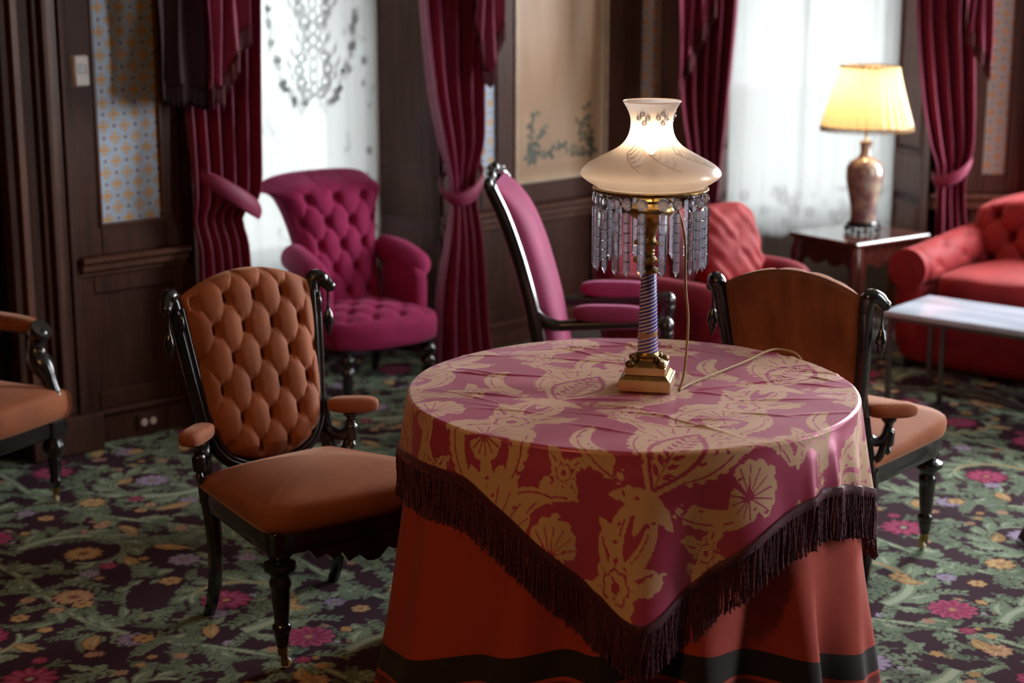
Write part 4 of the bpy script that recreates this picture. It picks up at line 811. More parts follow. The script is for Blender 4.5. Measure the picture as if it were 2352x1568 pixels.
# ------------------------------------------------------------------ plum open armchair seen from the side
def plum_chair():
    t = thing('open_armchair', 'plum-pink open armchair with black frame, in profile behind the table', 'armchair', (.300, 5.74, 0), R(84)); PL = M['plum']
    pr = [(.165, .36), (.185, .48), (.212, .62), (.255, .78), (.305, .92), (.352, 1.02)]
    for sx in (-1, 1):
        MB().tube([(sx * (.205 - .02 * sstep(.7, 1.02, b)), a, b) for a, b in curve_pts([(.20, .0), (.165, .2)] + pr, 40)], np.r_[np.linspace(.018, .024, 14), np.linspace(.024, .019, 26)], 10, flat=1.1).build('back_post', BW, t)
        ar = MB(); ar.tube(curve_pts([(sx * .205, .225, .68), (sx * .205, .195, .61), (sx * .205, .145, .575), (sx * .207, .08, .575), (sx * .21, -.08, .585), (sx * .21, -.19, .590), (sx * .21, -.222, .585), (sx * .21, -.230, .560), (sx * .21, -.222, .52), (sx * .208, -.20, .46), (sx * .205, -.21, .38)], 44), np.r_[np.linspace(.010, .021, 10), np.full(20, .019), np.full(6, .024), np.full(8, .018)], 10); ar.sphere((sx * .21, -.228, .580), .030, sc=(1, .9, 1.1)); ar.build('arm', BW, t, smooth=50)
        pillow(MB(), (sx * .21, -.045, .618), (.062, .250, .058), 3.2).build('arm_pad', PL, t, smooth=60)
        turned_leg(t, sx * .20, -.20, [(0, .36), (.028, .36), (.028, .30), (.034, .285), (.022, .26), (.024, .24), (.014, .05), (.018, .04), (.014, 0), (0, 0)])
    o = closed_curve([(-.22, -.24), (0, -.26), (.22, -.24), (.235, -.2), (.21, .16), (.18, .19), (-.18, .19), (-.21, .16), (-.235, -.2)], 60); pad(MB(), o, .36, .43, .47).build('seat', PL, t, smooth=60); mb = MB(); rail(mb, o, .30, .362, infl=.98); mb.build('seat_rail', BW, t, smooth=40)
    cr = MB(); cr.tube(curve_pts([(-.19, .35, 1.015), (-.12, .362, 1.045), (0, .372, 1.062), (.12, .362, 1.045), (.19, .35, 1.015)], 30), .019 + .005 * np.sin(np.linspace(0, 22, 30)), 10)
    for q in (-.19, -.1, 0, .1, .19): cr.sphere((q, .36, 1.035 + .03 * (1 - abs(q) * 5)), .022, sc=(1.1, .8, 1.1))
    cr.build('carved_crest', BW, t, smooth=60)
    nu, nv = 40, 60; sg, tv = np.meshgrid(np.linspace(-1, 1, nu), np.linspace(0, 1, nv), indexing='ij'); zz = .30 + tv * .73; yy = smooth_interp(zz, [b for a, b in [(0.15, .2)] + pr], [a for a, b in [(.15, .2)] + pr])
    e = np.clip(1 - np.abs(sg) ** 4, 0, 1) ** .5 * np.clip(1 - np.abs(2 * tv - 1) ** 6, 0, 1) ** .5
    for sgn, nm, k in ((-1, 'back_cushion', .075), (1, 'back_panel', .035)): MB().grid(np.stack([sg * (.200 - .02 * tv), yy + sgn * (.006 + k * e), zz], -1)).build(nm, PL, t, smooth=180)
plum_chair()

# ------------------------------------------------------------------ crimson club armchair and its loose cushion
def wr(A):   # soft wrinkles
    A[..., 2] += .004 * np.sin(A[..., 0] * 38 + 3 * A[..., 1] * 12); return A
def club_chair():
    t = thing('club_armchair', 'crimson upholstered club armchair partly behind the crystal lamp', 'armchair', (.79, 6.64, 0), R(55)); CRm = M['crimson']
    for sx in (-1, 1):
        mb = MB(); pillow(mb, (sx * .33, -.01, .285), (.17, .56, .46), 5.); mb.tube(curve_pts([(sx * .335, .26, .50), (sx * .335, 0, .498), (sx * .335, -.26, .485)], 14), np.r_[.05, np.full(10, .075), .07, .06, .03], 16); mb.build('arm', CRm, t, smooth=60)
        for yy in (-.24, .24): MB().lathe([(0, .07), (.022, .07), (.025, .05), (.016, 0), (0, 0)], 12, (sx * .30, yy, 0)).build('leg', BW, t)
    pillow(MB(), (0, -.04, .20), (.58, .52, .26), 6.).build('base', CRm, t, smooth=60); pillow(MB(), (0, -.05, .385), (.52, .50, .15), 4.).build('seat_cushion', CRm, t, smooth=60)
    pillow(MB(), (0, .27, .45), (.72, .17, .64), 4., rx=-.16).build('back', CRm, t, smooth=60)
club_chair()
c_ = MB(); pillow(c_, (0, 0, 0), (.345, .345, .12), 3.6, fn=lambda A: np.stack([A[..., 0], A[..., 1], A[..., 2] * (1.25 - .5 * (np.abs(A[..., 0]) / .2) ** 4) + .003 * np.sin(A[..., 0] * 42 + A[..., 1] * 31 + 2 * np.sin(A[..., 1] * 17)) + .0025 * np.sin(A[..., 1] * 64 - A[..., 0] * 38) + .003 * np.sin(A[..., 0] * 90 + A[..., 1] * 70)], -1), nu=90, nv=40)
cu = c_.build('throw_cushion', M['red'], None, smooth=70); tag(cu, 'wrinkled red throw cushion propped in the crimson club armchair', 'cushion'); cu.location = (.855, 6.80, .622); cu.rotation_euler = (R(72), 0, R(40))

# ------------------------------------------------------------------ red buttoned sofa
def sofa():
    t = thing('tufted_sofa', 'red velvet sofa with buttoned back and arms at the right edge', 'sofa', (2.565, 7.060, 0), R(-40)); RD = M['red']; L2 = .95
    mb = MB(); pillow(mb, (0, 0, .165), (1.78, .80, .30), 8., nu=48); mb.build('base', RD, t, smooth=60)
    pillow(MB(), (0, -.10, .365), (1.42, .66, .15), 5., nu=60, nv=24, fn=lambda A: np.stack([A[..., 0], A[..., 1], A[..., 2] + .012 * np.cos(A[..., 0] * 2) + .003 * np.sin(A[..., 0] * 25 + A[..., 1] * 14)], -1)).build('seat_cushion', RD, t, smooth=70)
    nu, nv = 260, 110; sg, tv = np.meshgrid(np.linspace(-1, 1, nu), np.linspace(0, 1, nv), indexing='ij')
    x = sg * .80; Hh = .31 + .13 * (1 - np.abs(sg) ** 2.2); s = tv * Hh; e = np.clip(1 - np.abs(sg) ** 24, 0, 1) ** .5 * np.clip(1 - tv ** 12, 0, 1) ** .5
    tt = tuft(x, tv * .40, .17, .115, 0, .05); h = .03 + .03 * e + .085 * e * tt; ro = sstep(.75, 1, tv); y = .27 + s * .25 - h + .09 * ro ** 2; z = .37 + s - .03 * ro ** 2
    bk = MB().grid(np.stack([x, y, z], -1)).build('back_cushion', RD, t, smooth=180); sk = (slice(None, None, 5), slice(None, None, 5))
    MB().grid(np.stack([x, .30 + s * .25 + .06 * e + .09 * ro ** 2 - .02, z], -1)[sk]).build('back_panel', RD, t, smooth=180)
    for px, ps in lattice(.17, .115, 0, .05, -.76, .76, .03, .33):
        k = np.unravel_index(np.argmin(np.hypot(x - px, tv * .40 - ps)), x.shape); button(None, bk, M['red_button'], (x[k], y[k] - .004, z[k]), (0, -.97, .25), .014)
    for sx in (-1, 1):
        # rolled arm: profile around the roll, swept from front to back, buttoned inside
        a = np.linspace(-.9, 3.6, 70); yv = np.linspace(-.40, .36, 90); Aa, Yy = np.meshgrid(a, yv, indexing='ij'); rr = .092 + .018 * (tuft(Aa * .10, Yy, .16, .12, .02, -.28) - .5) * sstep(-.9, -.3, Aa) * sstep(2.2, 1.2, Aa)
        endr = np.clip(1 - np.abs((Yy + .02) / .385) ** 14, 0.02, 1) ** .5; rise = .035 * sstep(-.4, .36, Yy)
        arm = MB(); arm.grid(np.stack([sx * (.80 - rr * endr * np.cos(Aa)), Yy, .435 + rise + rr * endr * np.sin(Aa)], -1)); th_ = np.linspace(0, 2 * np.pi, 28, endpoint=False); arm.prism(np.c_[.80 + .089 * np.cos(th_), .44 + .089 * np.sin(th_)], -.398, .3, tf=lambda u, v, w: (sx * u, w, v))
        pillow(arm, (sx * .80, -.01, .26), (.15, .76, .40), 6.); arm.build('arm', RD, t, smooth=60)
        for q in lattice(.16, .12, .02, -.28, .0, .16, -.36, .30): 
            aa = q[0] / .10; button(None, t, M['red_button'], (sx * (.80 - .086 * math.cos(aa)), q[1], .435 + .035 * float(sstep(-.4, .36, q[1])) + .086 * math.sin(aa)), (-sx * math.cos(aa), 0, math.sin(aa)), .013)
        for yy in (-.32, .32): MB().lathe([(0, .03), (.03, .03), (.026, 0), (0, 0)], 12, (sx * .8, yy, 0)).build('leg', BW, t)
sofa()
# ------------------------------------------------------------------ round table, underskirt and damask cloth
TC = np.array((.289, 4.0)); TR = .545; TZ = .76
rt = thing('round_table', 'round table hidden under the red skirt and damask cloth', 'table', (TC[0], TC[1], 0))
MB().lathe([(0, .715), (.52, .715), (.528, .720), (.53, .735), (.525, .742), (0, .742)], 64).build('table_top', M['table_wood'], rt, smooth=40)
MB().lathe([(0, .715), (.09, .715), (.05, .66), (.06, .5), (.085, .38), (.06, .25), (.09, .16), (.10, .12), (0, .12)], 24).build('pedestal', M['table_wood'], rt, smooth=50)
for k in range(3):
    a = 2 * math.pi * k / 3 + .4; MB().tube(curve_pts([(.05 * math.cos(a), .05 * math.sin(a), .16), (.2 * math.cos(a), .2 * math.sin(a), .13), (.34 * math.cos(a), .34 * math.sin(a), .03), (.38 * math.cos(a), .38 * math.sin(a), .022)], 14), np.linspace(.035, .022, 14), 8).build('foot', M['table_wood'], rt)
# underskirt
def _skirt(nt, N, L):
    o = N.new('ShaderNodeOutputMaterial'); p = N.new('ShaderNodeBsdfPrincipled'); a = N.new('ShaderNodeAttribute'); a.attribute_name = 'Col'; L.new(a.outputs['Color'], p.inputs['Base Color'])
    p.inputs['Roughness'].default_value = .82; p.inputs['Sheen Weight'].default_value = .06; p.inputs['Specular IOR Level'].default_value = .3
    tc = N.new('ShaderNodeTexCoord'); n = N.new('ShaderNodeTexNoise'); n.inputs['Scale'].default_value = 500; L.new(tc.outputs['Object'], n.inputs['Vector']); b = N.new('ShaderNodeBump'); b.inputs['Strength'].default_value = .1; b.inputs['Distance'].default_value = .001; L.new(n.outputs[0], b.inputs['Height']); L.new(b.outputs[0], p.inputs['Normal']); L.new(p.outputs[0], o.inputs[0])
M['skirt'] = node_mat('red_cotton_skirt', _skirt)
na = 420
AL = np.linspace(0, 2 * np.pi, na, endpoint=False); ad = np.degrees(AL)
fold = lambda d, c, w: np.exp(-(((d - c + 180) % 360 - 180) / w) ** 2)
band0 = .160 + .165 * np.cos(np.radians((ad - 268))) ** 2 * (np.abs((ad - 268 + 180) % 360 - 180) < 90) + .1 * np.cos(np.radians((ad - 88))) ** 2 * (np.abs((ad - 88 + 180) % 360 - 180) < 90)
hem = np.maximum(.004, band0 - .135)
def seg_rows(z0, z1, n): return [z0 + (z1 - z0) * t for t in np.linspace(0, 1, n)]
cl_ = lambda d: np.maximum(band0 - d, hem)
rows_ = seg_rows(np.full(na, .752), band0, 90); cid = [0] * 90
for d0, d1, n, c_ in ((0, .062, 10, 1), (.062, .072, 3, 0), (.072, .092, 5, 2), (.092, .112, 4, 0), (.112, .135, 5, 1)): rows_ += seg_rows(cl_(d0 + .0003), cl_(d1), n); cid += [c_] * n
Z = np.array(rows_).T; AA = np.repeat(AL[:, None], Z.shape[1], 1)
SKF = ((196, 7, .5), (214, 9, 1.), (232, 6, -.4), (240, 7, .9), (252, 8, -.6), (259, 6, 1.2), (272, 8, -.4), (283, 7, 1.0), (297, 8, -.8), (311, 8, 1.1), (322, 9, -.5), (334, 7, .9), (347, 8, 1.), (5, 9, .8), (30, 10, 1), (55, 9, -.5), (80, 10, 1), (110, 10, .9), (140, 10, 1), (165, 9, -.4))
def skirt_rad(AA, Z):
    AD = np.degrees(AA) % 360; Zn = np.clip((.752 - Z) / .752, 0, 1)
    fl = sum(h * fold(AD, c, w) for c, w, h in SKF)
    return .505 + .010 * sstep(0, .02, Zn) + .155 * Zn * (.62 - .38 * np.cos(AA + .15)) * .66 + .080 * Zn ** 1.2 * fl + .006 * Zn * np.sin(AA * 23 + Z * 9)
rad = skirt_rad(AA, Z)
col = np.array([(.36, .040, .022), (.020, .012, .012), (.14, .012, .012)])[np.array(cid)][None].repeat(na, 0)
rootA = np.stack([TC[0] + rad * np.cos(AA), TC[1] + rad * np.sin(AA), Z], -1)
sk = big_grid('table_skirt', rootA, M['skirt'], col=col, cu=True); tag(sk, 'red table skirt with black bands hanging to the floor', 'tablecloth')
mb = MB(); th_ = np.linspace(0, 2 * np.pi, 90, endpoint=False); mb.grid(np.array([np.c_[TC[0] + r_ * np.cos(th_), TC[1] + r_ * np.sin(th_), np.full(90, z_)] for r_, z_ in ((.001, .7525), (.49, .7525), (.506, .752))]), cv=True); mb.build('skirt_top', mat('red_cotton', (.36, .04, .022), .7), sk)

# damask
def hang(d):
    return smooth_interp(d, [0, 8, 22, 50, 75, 98, 120, 150, 180, 205, 223, 236, 248, 259, 268, 277, 288, 300, 316, 335, 350, 360],
                            [.30, .345, .26, .13, .25, .35, .22, .12, .135, .115, .105, .155, .225, .310, .358, .310, .235, .175, .135, .175, .235, .30])
na = 1320; w_ = np.ones(na); base = np.linspace(0, 1, na, endpoint=False)
# denser towards the viewer
ad = np.degrees(2 * np.pi * base); ad = (ad + 26 * np.sin(np.radians(ad))) % 360; ad.sort()
nr = 212; rr = np.r_[np.linspace(0.00001, 1, 130) ** .62, 1 + np.linspace(0, 1, nr - 130 + 1)[1:]]
AD, RR = np.meshgrid(ad, rr, indexing='ij'); AA = np.radians(AD); hg = hang(ad)[:, None]
Rt = TR - .004; rc = .010   # edge rounding
Lr = np.where(RR <= 1, RR * (Rt - rc), (Rt - rc) + (RR - 1) * (hg + rc * .57)); over = np.maximum(0, Lr - (Rt - rc)); ang_ = np.minimum(over / rc, np.pi / 2); down = np.maximum(0, over - rc * np.pi / 2)
fol = sum(h * fold(AD, c, w) for c, w, h in ((186, 5, .6), (199, 6, -.3), (231, 7, .3), (246, 8, .9), (257, 6, -.9), (268, 9, 1.5), (281, 7, -1.1), (292, 7, .7), (303, 4, -.5), (311, 2.2, .9), (316, 2.2, -.6), (321, 2.0, 1.0), (326, 2.0, -.5), (331, 2.2, 1.1), (338, 3, -.5), (344, 3, 1.), (352, 3, -.4), (0, 6, .8), (9, 6, 1.2), (24, 8, -.5)))
rad = np.where(over <= 0, Lr, (Rt - rc) + rc * np.sin(ang_)) + down * .10 + .125 * down ** 1.25 * fol + .003 * sstep(0, .05, down)
Zc = TZ + .003 - np.where(over <= 0, 0, rc * (1 - np.cos(ang_))) - down
rad = np.where(over <= 0, rad, np.maximum(rad, skirt_rad(AA, Zc) + .006))
# creases on the top
gx = Lr * np.cos(AA); gy = Lr * np.sin(AA); top = sstep(.06, 0, over)
rg = np.random.RandomState(4); cre = np.zeros_like(gx)
for i in range(46):
    cx, cyy = rg.uniform(-.45, .5), rg.uniform(-.4, .48); a_ = rg.normal(-.35, .35); u_ = (gx - cx) * math.cos(a_) + (gy - cyy) * math.sin(a_); v_ = -(gx - cx) * math.sin(a_) + (gy - cyy) * math.cos(a_)
    cre += rg.uniform(.4, 1.2) * np.exp(-(u_ / rg.uniform(.04, .10)) ** 2) * np.exp(-(v_ / rg.uniform(.004, .008)) ** 2)
lampd = np.hypot(gx - .035, gy); Zc = Zc + .0034 * cre * top * sstep(.09, .14, lampd) + .0015 * top * np.sin(gx * 16 + 3 * np.sin(gy * 7)) * np.sin(gy * 13) * sstep(.09, .2, lampd)
# pattern coordinates in the flat cloth
ca, sa = math.cos(R(28)), math.sin(R(28)); dx, dy = Lr * np.cos(AA) + .11, Lr * np.sin(AA) - .05
mask = dam.sample((dx * ca - dy * sa) / .66 + .3, (dx * sa + dy * ca) / .66 + .35)[..., 0]
def _damask(nt, N, L):
    o = N.new('ShaderNodeOutputMaterial'); p = N.new('ShaderNodeBsdfPrincipled'); a = N.new('ShaderNodeAttribute'); a.attribute_name = 'Col'; sp = N.new('ShaderNodeSeparateColor'); L.new(a.outputs['Color'], sp.inputs[0])
    st = N.new('ShaderNodeMapRange'); st.inputs['From Min'].default_value = .35; st.inputs['From Max'].default_value = .65; L.new(sp.outputs[0], st.inputs[0])
    mx = N.new('ShaderNodeMix'); mx.data_type = 'RGBA'; mx.inputs['A'].default_value = (.44, .050, .115, 1); mx.inputs['B'].default_value = (.61, .375, .215, 1); L.new(st.outputs[0], mx.inputs['Factor']); L.new(mx.outputs['Result'], p.inputs['Base Color'])
    rg_ = N.new('ShaderNodeMapRange'); rg_.inputs['To Min'].default_value = .36; rg_.inputs['To Max'].default_value = .52; L.new(st.outputs[0], rg_.inputs[0]); L.new(rg_.outputs[0], p.inputs['Roughness'])
    sl = N.new('ShaderNodeMapRange'); sl.inputs['To Min'].default_value = .9; sl.inputs['To Max'].default_value = .5; L.new(st.outputs[0], sl.inputs[0]); L.new(sl.outputs[0], p.inputs['Specular IOR Level'])
    mt_ = N.new('ShaderNodeMapRange'); mt_.inputs['To Min'].default_value = .18; mt_.inputs['To Max'].default_value = .05; L.new(st.outputs[0], mt_.inputs[0]); L.new(mt_.outputs[0], p.inputs['Metallic'])
    p.inputs['Specular Tint'].default_value = (1, .82, .95, 1)
    p.inputs['Sheen Weight'].default_value = .35; p.inputs['Sheen Roughness'].default_value = .3; p.inputs['Sheen Tint'].default_value = (1, .75, .85, 1)
    tc = N.new('ShaderNodeTexCoord'); n = N.new('ShaderNodeTexNoise'); n.inputs['Scale'].default_value = 700; L.new(tc.outputs['Object'], n.inputs['Vector']); b = N.new('ShaderNodeBump'); b.inputs['Strength'].default_value = .12; b.inputs['Distance'].default_value = .001; L.new(n.outputs[0], b.inputs['Height']); L.new(b.outputs[0], p.inputs['Normal']); L.new(p.outputs[0], o.inputs[0])
M['damask'] = node_mat('magenta_gold_damask', _damask)
CA = np.stack([TC[0] + rad * np.cos(AA), TC[1] + rad * np.sin(AA), Zc], -1)
dk = big_grid('damask_tablecloth', CA, M['damask'], col=np.repeat(mask[..., None], 3, -1), cu=True); tag(dk, 'magenta and gold damask cloth with burgundy fringe on the round table', 'tablecloth')
# fringe: braid along the hem and twisted cords
hemP = CA[:, -1]; out = np.c_[np.cos(AA[:, 0]), np.sin(AA[:, 0]), np.zeros(na)]
M['fringe'] = mat('burgundy_fringe', (.062, .006, .016), .55, spec=.4, sheen=.3, sheen_tint=(1, .4, .6), var=.3, vscale=90, bump=.6, bscale=380, bdist=.002)
br = MB(); prof = [(.000, .006), (.005, .004), (.0065, -.006), (.0055, -.016), (.001, -.020)]
br.grid(np.stack([hemP + out * a + np.array((0, 0, b)) for a, b in prof], 1), cu=True); br.build('fringe_braid', M['fringe'], dk, smooth=60)
seg = np.r_[0, np.cumsum(np.linalg.norm(np.diff(np.vstack([hemP, hemP[:1]]), axis=0), axis=1))]; per = seg[-1]; cnt = int(per / .0033); fr_ = MB(); rf = np.random.RandomState(2); V = []; Fc = []; n0 = 0; ns = 15
for i in range(cnt):
    q = (i + rf.uniform(-.25, .25)) / cnt * per; q %= per; k = min(np.searchsorted(seg, q, side='right') - 1, na - 1); t_ = (q - seg[k]) / (seg[k + 1] - seg[k]); p = lerp(hemP[k], hemP[(k + 1) % na], t_) + out[k] * (.002 + rf.uniform(-.002, .003))
    ln = .110 * rf.uniform(.96, 1.03); sw = rf.normal(0, .0035, 2); tt = np.linspace(0, 1, ns)
    P = p + np.c_[sw[0] * tt ** 2 + .0015 * np.sin(tt * 6 + i), sw[1] * tt ** 2, -.008 - ln * tt]; ra_ = np.hypot(P[:, 0] - TC[0], P[:, 1] - TC[1]); al_ = np.arctan2(P[:, 1] - TC[1], P[:, 0] - TC[0]); rn_ = np.maximum(ra_, skirt_rad(al_ % (2 * np.pi), P[:, 2]) + .0045); P[:, :2] = TC + (P[:, :2] - TC) * (rn_ / ra_)[:, None]; tw = tt * ln / .016 * 2 * np.pi / 2 + rf.rand() * 6
    rd = .0021 * (1 + .25 * sstep(.92, 1, tt))
    ring = np.array([[P[j] + rd[j] * np.array((math.cos(tw[j] + a) * (1.25 if a_i % 2 == 0 else .75), math.sin(tw[j] + a) * (1.25 if a_i % 2 == 0 else .75), 0)) for a_i, a in enumerate((0, np.pi / 2, np.pi, 1.5 * np.pi))] for j in range(ns)])
    V.append(ring.reshape(-1, 3)); Fc += [(n0 + j * 4 + a, n0 + j * 4 + (a + 1) % 4, n0 + (j + 1) * 4 + (a + 1) % 4, n0 + (j + 1) * 4 + a) for j in range(ns - 1) for a in range(4)]; n0 += ns * 4
fr_.v = V; fr_.f = Fc; fo = fr_.build('fringe_cords', M['fringe'], dk, smooth=180, recalc=False); fo['kind'] = 'stuff'

# ------------------------------------------------------------------ crystal table lamp
LZ = TZ + .005
lp = thing('crystal_lamp', 'lit table lamp with frosted glass shade and hanging crystal prisms', 'lamp', (.324, 4.0, LZ), R(-11))
def frustum(mb, w0, w1, z0, z1, ch=0.): v = [(-w0, -w0, z0), (w0, -w0, z0), (w0, w0, z0), (-w0, w0, z0), (-w1, -w1, z1), (w1, -w1, z1), (w1, w1, z1), (-w1, w1, z1)]; return mb.add(v, [(0, 1, 2, 3), (4, 5, 6, 7), (0, 1, 5, 4), (1, 2, 6, 5), (2, 3, 7, 6), (3, 0, 4, 7)])
MB().box((0, 0, .015), (.124, .124, .030), ch=.003).build('plinth', M['brass_bright'], lp)
mb = MB(); frustum(mb, .057, .050, .030, .038); mb.build('plinth_cove', M['brass_dark'], lp, smooth=0); MB().box((0, 0, .0475), (.096, .096, .020), ch=.002).build('plinth_step', M['brass_bright'], lp)
mb = MB(); zs = np.linspace(0, 1, 12); sq = np.linspace(0, 2 * np.pi, 48, endpoint=False); A = []
for q in zs:
    pw = lerp(8, 2.2, q ** .7); r_ = lerp(.046, .025, 1 - (1 - q) ** 2.2) + .003 * math.sin(q * 9); A.append([(r_ * np.sign(math.cos(a)) * abs(math.cos(a)) ** (2 / pw), r_ * np.sign(math.sin(a)) * abs(math.sin(a)) ** (2 / pw), .0575 + .027 * q) for a in sq])
mb.grid(np.array(A), cv=True)
for a in (np.pi / 4, 3 * np.pi / 4, 5 * np.pi / 4, 7 * np.pi / 4): mb.sphere((.046 * math.cos(a) * 1.15, .046 * math.sin(a) * 1.15, .063), .012, sc=(1, 1, .8)); mb.sphere((.036 * math.cos(a), .036 * math.sin(a), .073), .009)
mb.build('chased_foot', M['brass_dark'], lp, smooth=50)
col_ = MB().lathe([(0, 0), (.0245, 0), (.0250, .002), (.0185, .196), (.018, .198), (0, .198)], 40).build('enamel_column', M['spiral'], lp, smooth=60); col_.location = (0, 0, .083)
MB().lathe([(.0255, .080), (.0275, .082), (.0275, .085), (.0255, .088)], 32).build('lower_collar', M['brass'], lp)
MB().lathe([(.0, .279), (.021, .279), (.0225, .283), (.0225, .288), (.017, .291), (.013, .294), (.016, .300), (.020, .308), (.016, .316), (.011, .320), (.013, .323), (.011, .327), (.013, .331), (.011, .335), (.016, .345), (.018, .352), (.013, .360), (.0155, .372), (.021, .390), (.026, .402), (.030, .408)], 28).build('stem', M['brass_dark'], lp, smooth=50)
for zk, rk in ((.308, .0085), (.350, .007)):
    for a in (math.pi * .95, -.1): k_ = MB(); k_.tube([(.012 * math.cos(a), .012 * math.sin(a), zk), (.028 * math.cos(a), .028 * math.sin(a), zk)], .0045, 8); k_.sphere((.031 * math.cos(a), .031 * math.sin(a), zk), rk); k_.build('stem_knob', M['brass'], lp)
MB().lathe([(.026, .402), (.034, .408), (.050, .417), (.056, .424), (.058, .431), (.055, .437), (.040, .442), (.033, .447), (.034, .452), (.028, .457), (.020, .462), (.020, .470), (.026, .474), (.026, .478), (0, .479)], 36).build('oil_font', M['brass'], lp, smooth=45)
MB().lathe([(.119, .474), (.134, .475), (.1365, .478), (.1365, .4815), (.130, .4835), (.119, .4835)], 72).build('prism_ring', M['brass_dark'], lp)
for k in range(3):
    a = 2 * math.pi * k / 3 + .9; MB().tube([(.02 * math.cos(a), .02 * math.sin(a), .466), (.07 * math.cos(a), .07 * math.sin(a), .474), (.122 * math.cos(a), .122 * math.sin(a), .478)], .003, 6).build('ring_arm', M['brass'], lp)
sp_ = np.array([(.0680, .6817), (.0595, .668), (.0520, .652), (.0487, .633), (.0530, .606), (.0675, .583), (.0930, .565), (.1320, .545), (.1550, .530), (.1635, .518), (.1625, .509), (.1465, .4965), (.1300, .488), (.1250, .4835)])
q_ = curve_pts(sp_, 60); inn = q_[::-1] * (1, 1) - (.0028, 0); sh = MB().lathe(q_.tolist(), 72).build('glass_shade', M['frosted'], lp, smooth=60)
MB().tube([(.0667 * math.cos(a), .0667 * math.sin(a), .682) for a in np.linspace(0, 2 * np.pi, 60)], .0016, 8, cap=False).build('shade_rim', M['frosted'], sh)
def shade_pt(z, a, off=.0015): r_ = np.interp(z, q_[::-1, 1][:], q_[::-1, 0]) + off; return np.array((r_ * math.cos(a), r_ * math.sin(a), z))
bead_me = None
for a0 in (-2.05, -1.15, .3, 1.5):          # cut-glass berries near the rim
    for da, dz in ((0, 0), (.22, -.010), (-.2, -.009), (.05, -.021)):
        p = shade_pt(.656 + dz, a0 + R(11) + da, .001)
        if bead_me is None: o = MB().sphere((0, 0, 0), .0062, 12, 8).build('cut_berry', M['crystal'], sh, smooth=180); bead_me = o.data
        else: o = bpy.data.objects.new('cut_berry', bead_me); COL.objects.link(o); o.parent = sh
        o.location = p
M['etch'] = mat('etched_line', (.85, .82, .78), .5, var=0)
et = MB()
for a0 in (-2.35, -1.72, -.95, .0, 1.2, 2.4):
    for k in range(9):
        a1 = a0 + R(11) + .06 * k; et.tube([shade_pt(.568 - .0035 * k + .002 * j - .006 * (j / 5) ** 2 * (1 if k % 2 else -2), a1 + .022 * j, .0006) for j in range(6)], (.0004, .0009, .0010, .0009, .0007, .0003), 5)
    et.tube([shade_pt(.570 - .0045 * j, a0 + R(11) + .068 * j, .0006) for j in range(9)], .0008, 5)
et.build('etched_sprays', M['etch'], sh)
MB().sphere((0, 0, .588), .020, 20, 14, sc=(1, 1, 1.4)).build('bulb', M['bulb'], lp, smooth=180); MB().lathe([(.013, .478), (.013, .52), (.016, .53), (.016, .56), (0, .562)], 16).build('bulb_holder', M['brass'], lp)
# prisms
NP = 23; hexa = np.linspace(0, 2 * np.pi, 6, endpoint=False); zz = [0]; rr_ = [.45]
for k in range(6):
    z0 = -.004 - k * .0225
    if k: zz += [z0 + .0015, z0, z0 - .0015]; rr_ += [1., .80, 1.]
    else: zz += [z0]; rr_ += [1.]
zz += [-.136, -.150]; rr_ += [1., .05]
A = np.array([[(.0094 * r_ * math.cos(a), .0068 * r_ * math.sin(a), z_) for a in hexa] for z_, r_ in zip(zz, rr_)]); pm = MB().grid(A, cv=True)
oct_ = np.linspace(0, 2 * np.pi, 8, endpoint=False) + np.pi / 8; B = np.array([[(r_ * math.cos(a), y_, -.0155 + r_ * 1.05 * math.sin(a)) for a in oct_] for y_, r_ in ((-.0055, .001), (-.0055, .0065), (-.001, .0142), (.001, .0142), (.0055, .0065), (.0055, .001))]); bmh = MB().grid(B, cv=True)
pme = bme = None
for k in range(NP):
    a = 2 * math.pi * k / NP + .1 + random.Random(k + 50).uniform(-.07, .07)
    if pme is None: p = pm.build('prism', M['crystal'], lp, smooth=0); b = bmh.build('prism_bead', M['crystal'], p, smooth=0); pme, bme = p.data, b.data
    else:
        p = bpy.data.objects.new('prism', pme); b = bpy.data.objects.new('prism_bead', bme); COL.objects.link(p); COL.objects.link(b); p.parent = lp; b.parent = p
    p.location = (.131 * math.cos(a), .131 * math.sin(a), .440); p.rotation_euler.z = a + math.pi / 2 + random.Random(k).uniform(-.4, .4); b.location = (0, 0, .0335)
ca_, sa_ = math.cos(R(11)), math.sin(R(11))
def lw(x, y, z): X_, Y_ = x - .324, y - 4.0; return (X_ * ca_ - Y_ * sa_, X_ * sa_ + Y_ * ca_, z - LZ)
cd = curve_pts([lw(.352, 3.985, 1.232), lw(.385, 3.975, 1.20), lw(.404, 3.97, 1.13), lw(.408, 3.97, 1.02), lw(.416, 3.97, .94), lw(.414, 3.97, .86), lw(.408, 3.968, .80), lw(.399, 3.962, .770), lw(.402, 3.968, .768), lw(.44, 4.03, .769), lw(.52, 4.14, .769), lw(.60, 4.25, .770), lw(.66, 4.34, .772), lw(.70, 4.365, .771), lw(.745, 4.355, .757), lw(.768, 4.36, .70), lw(.77, 4.37, .60)], 120)
MB().tube(cd, .0031, 8).build('power_cord', M['cord'], lp, smooth=180)

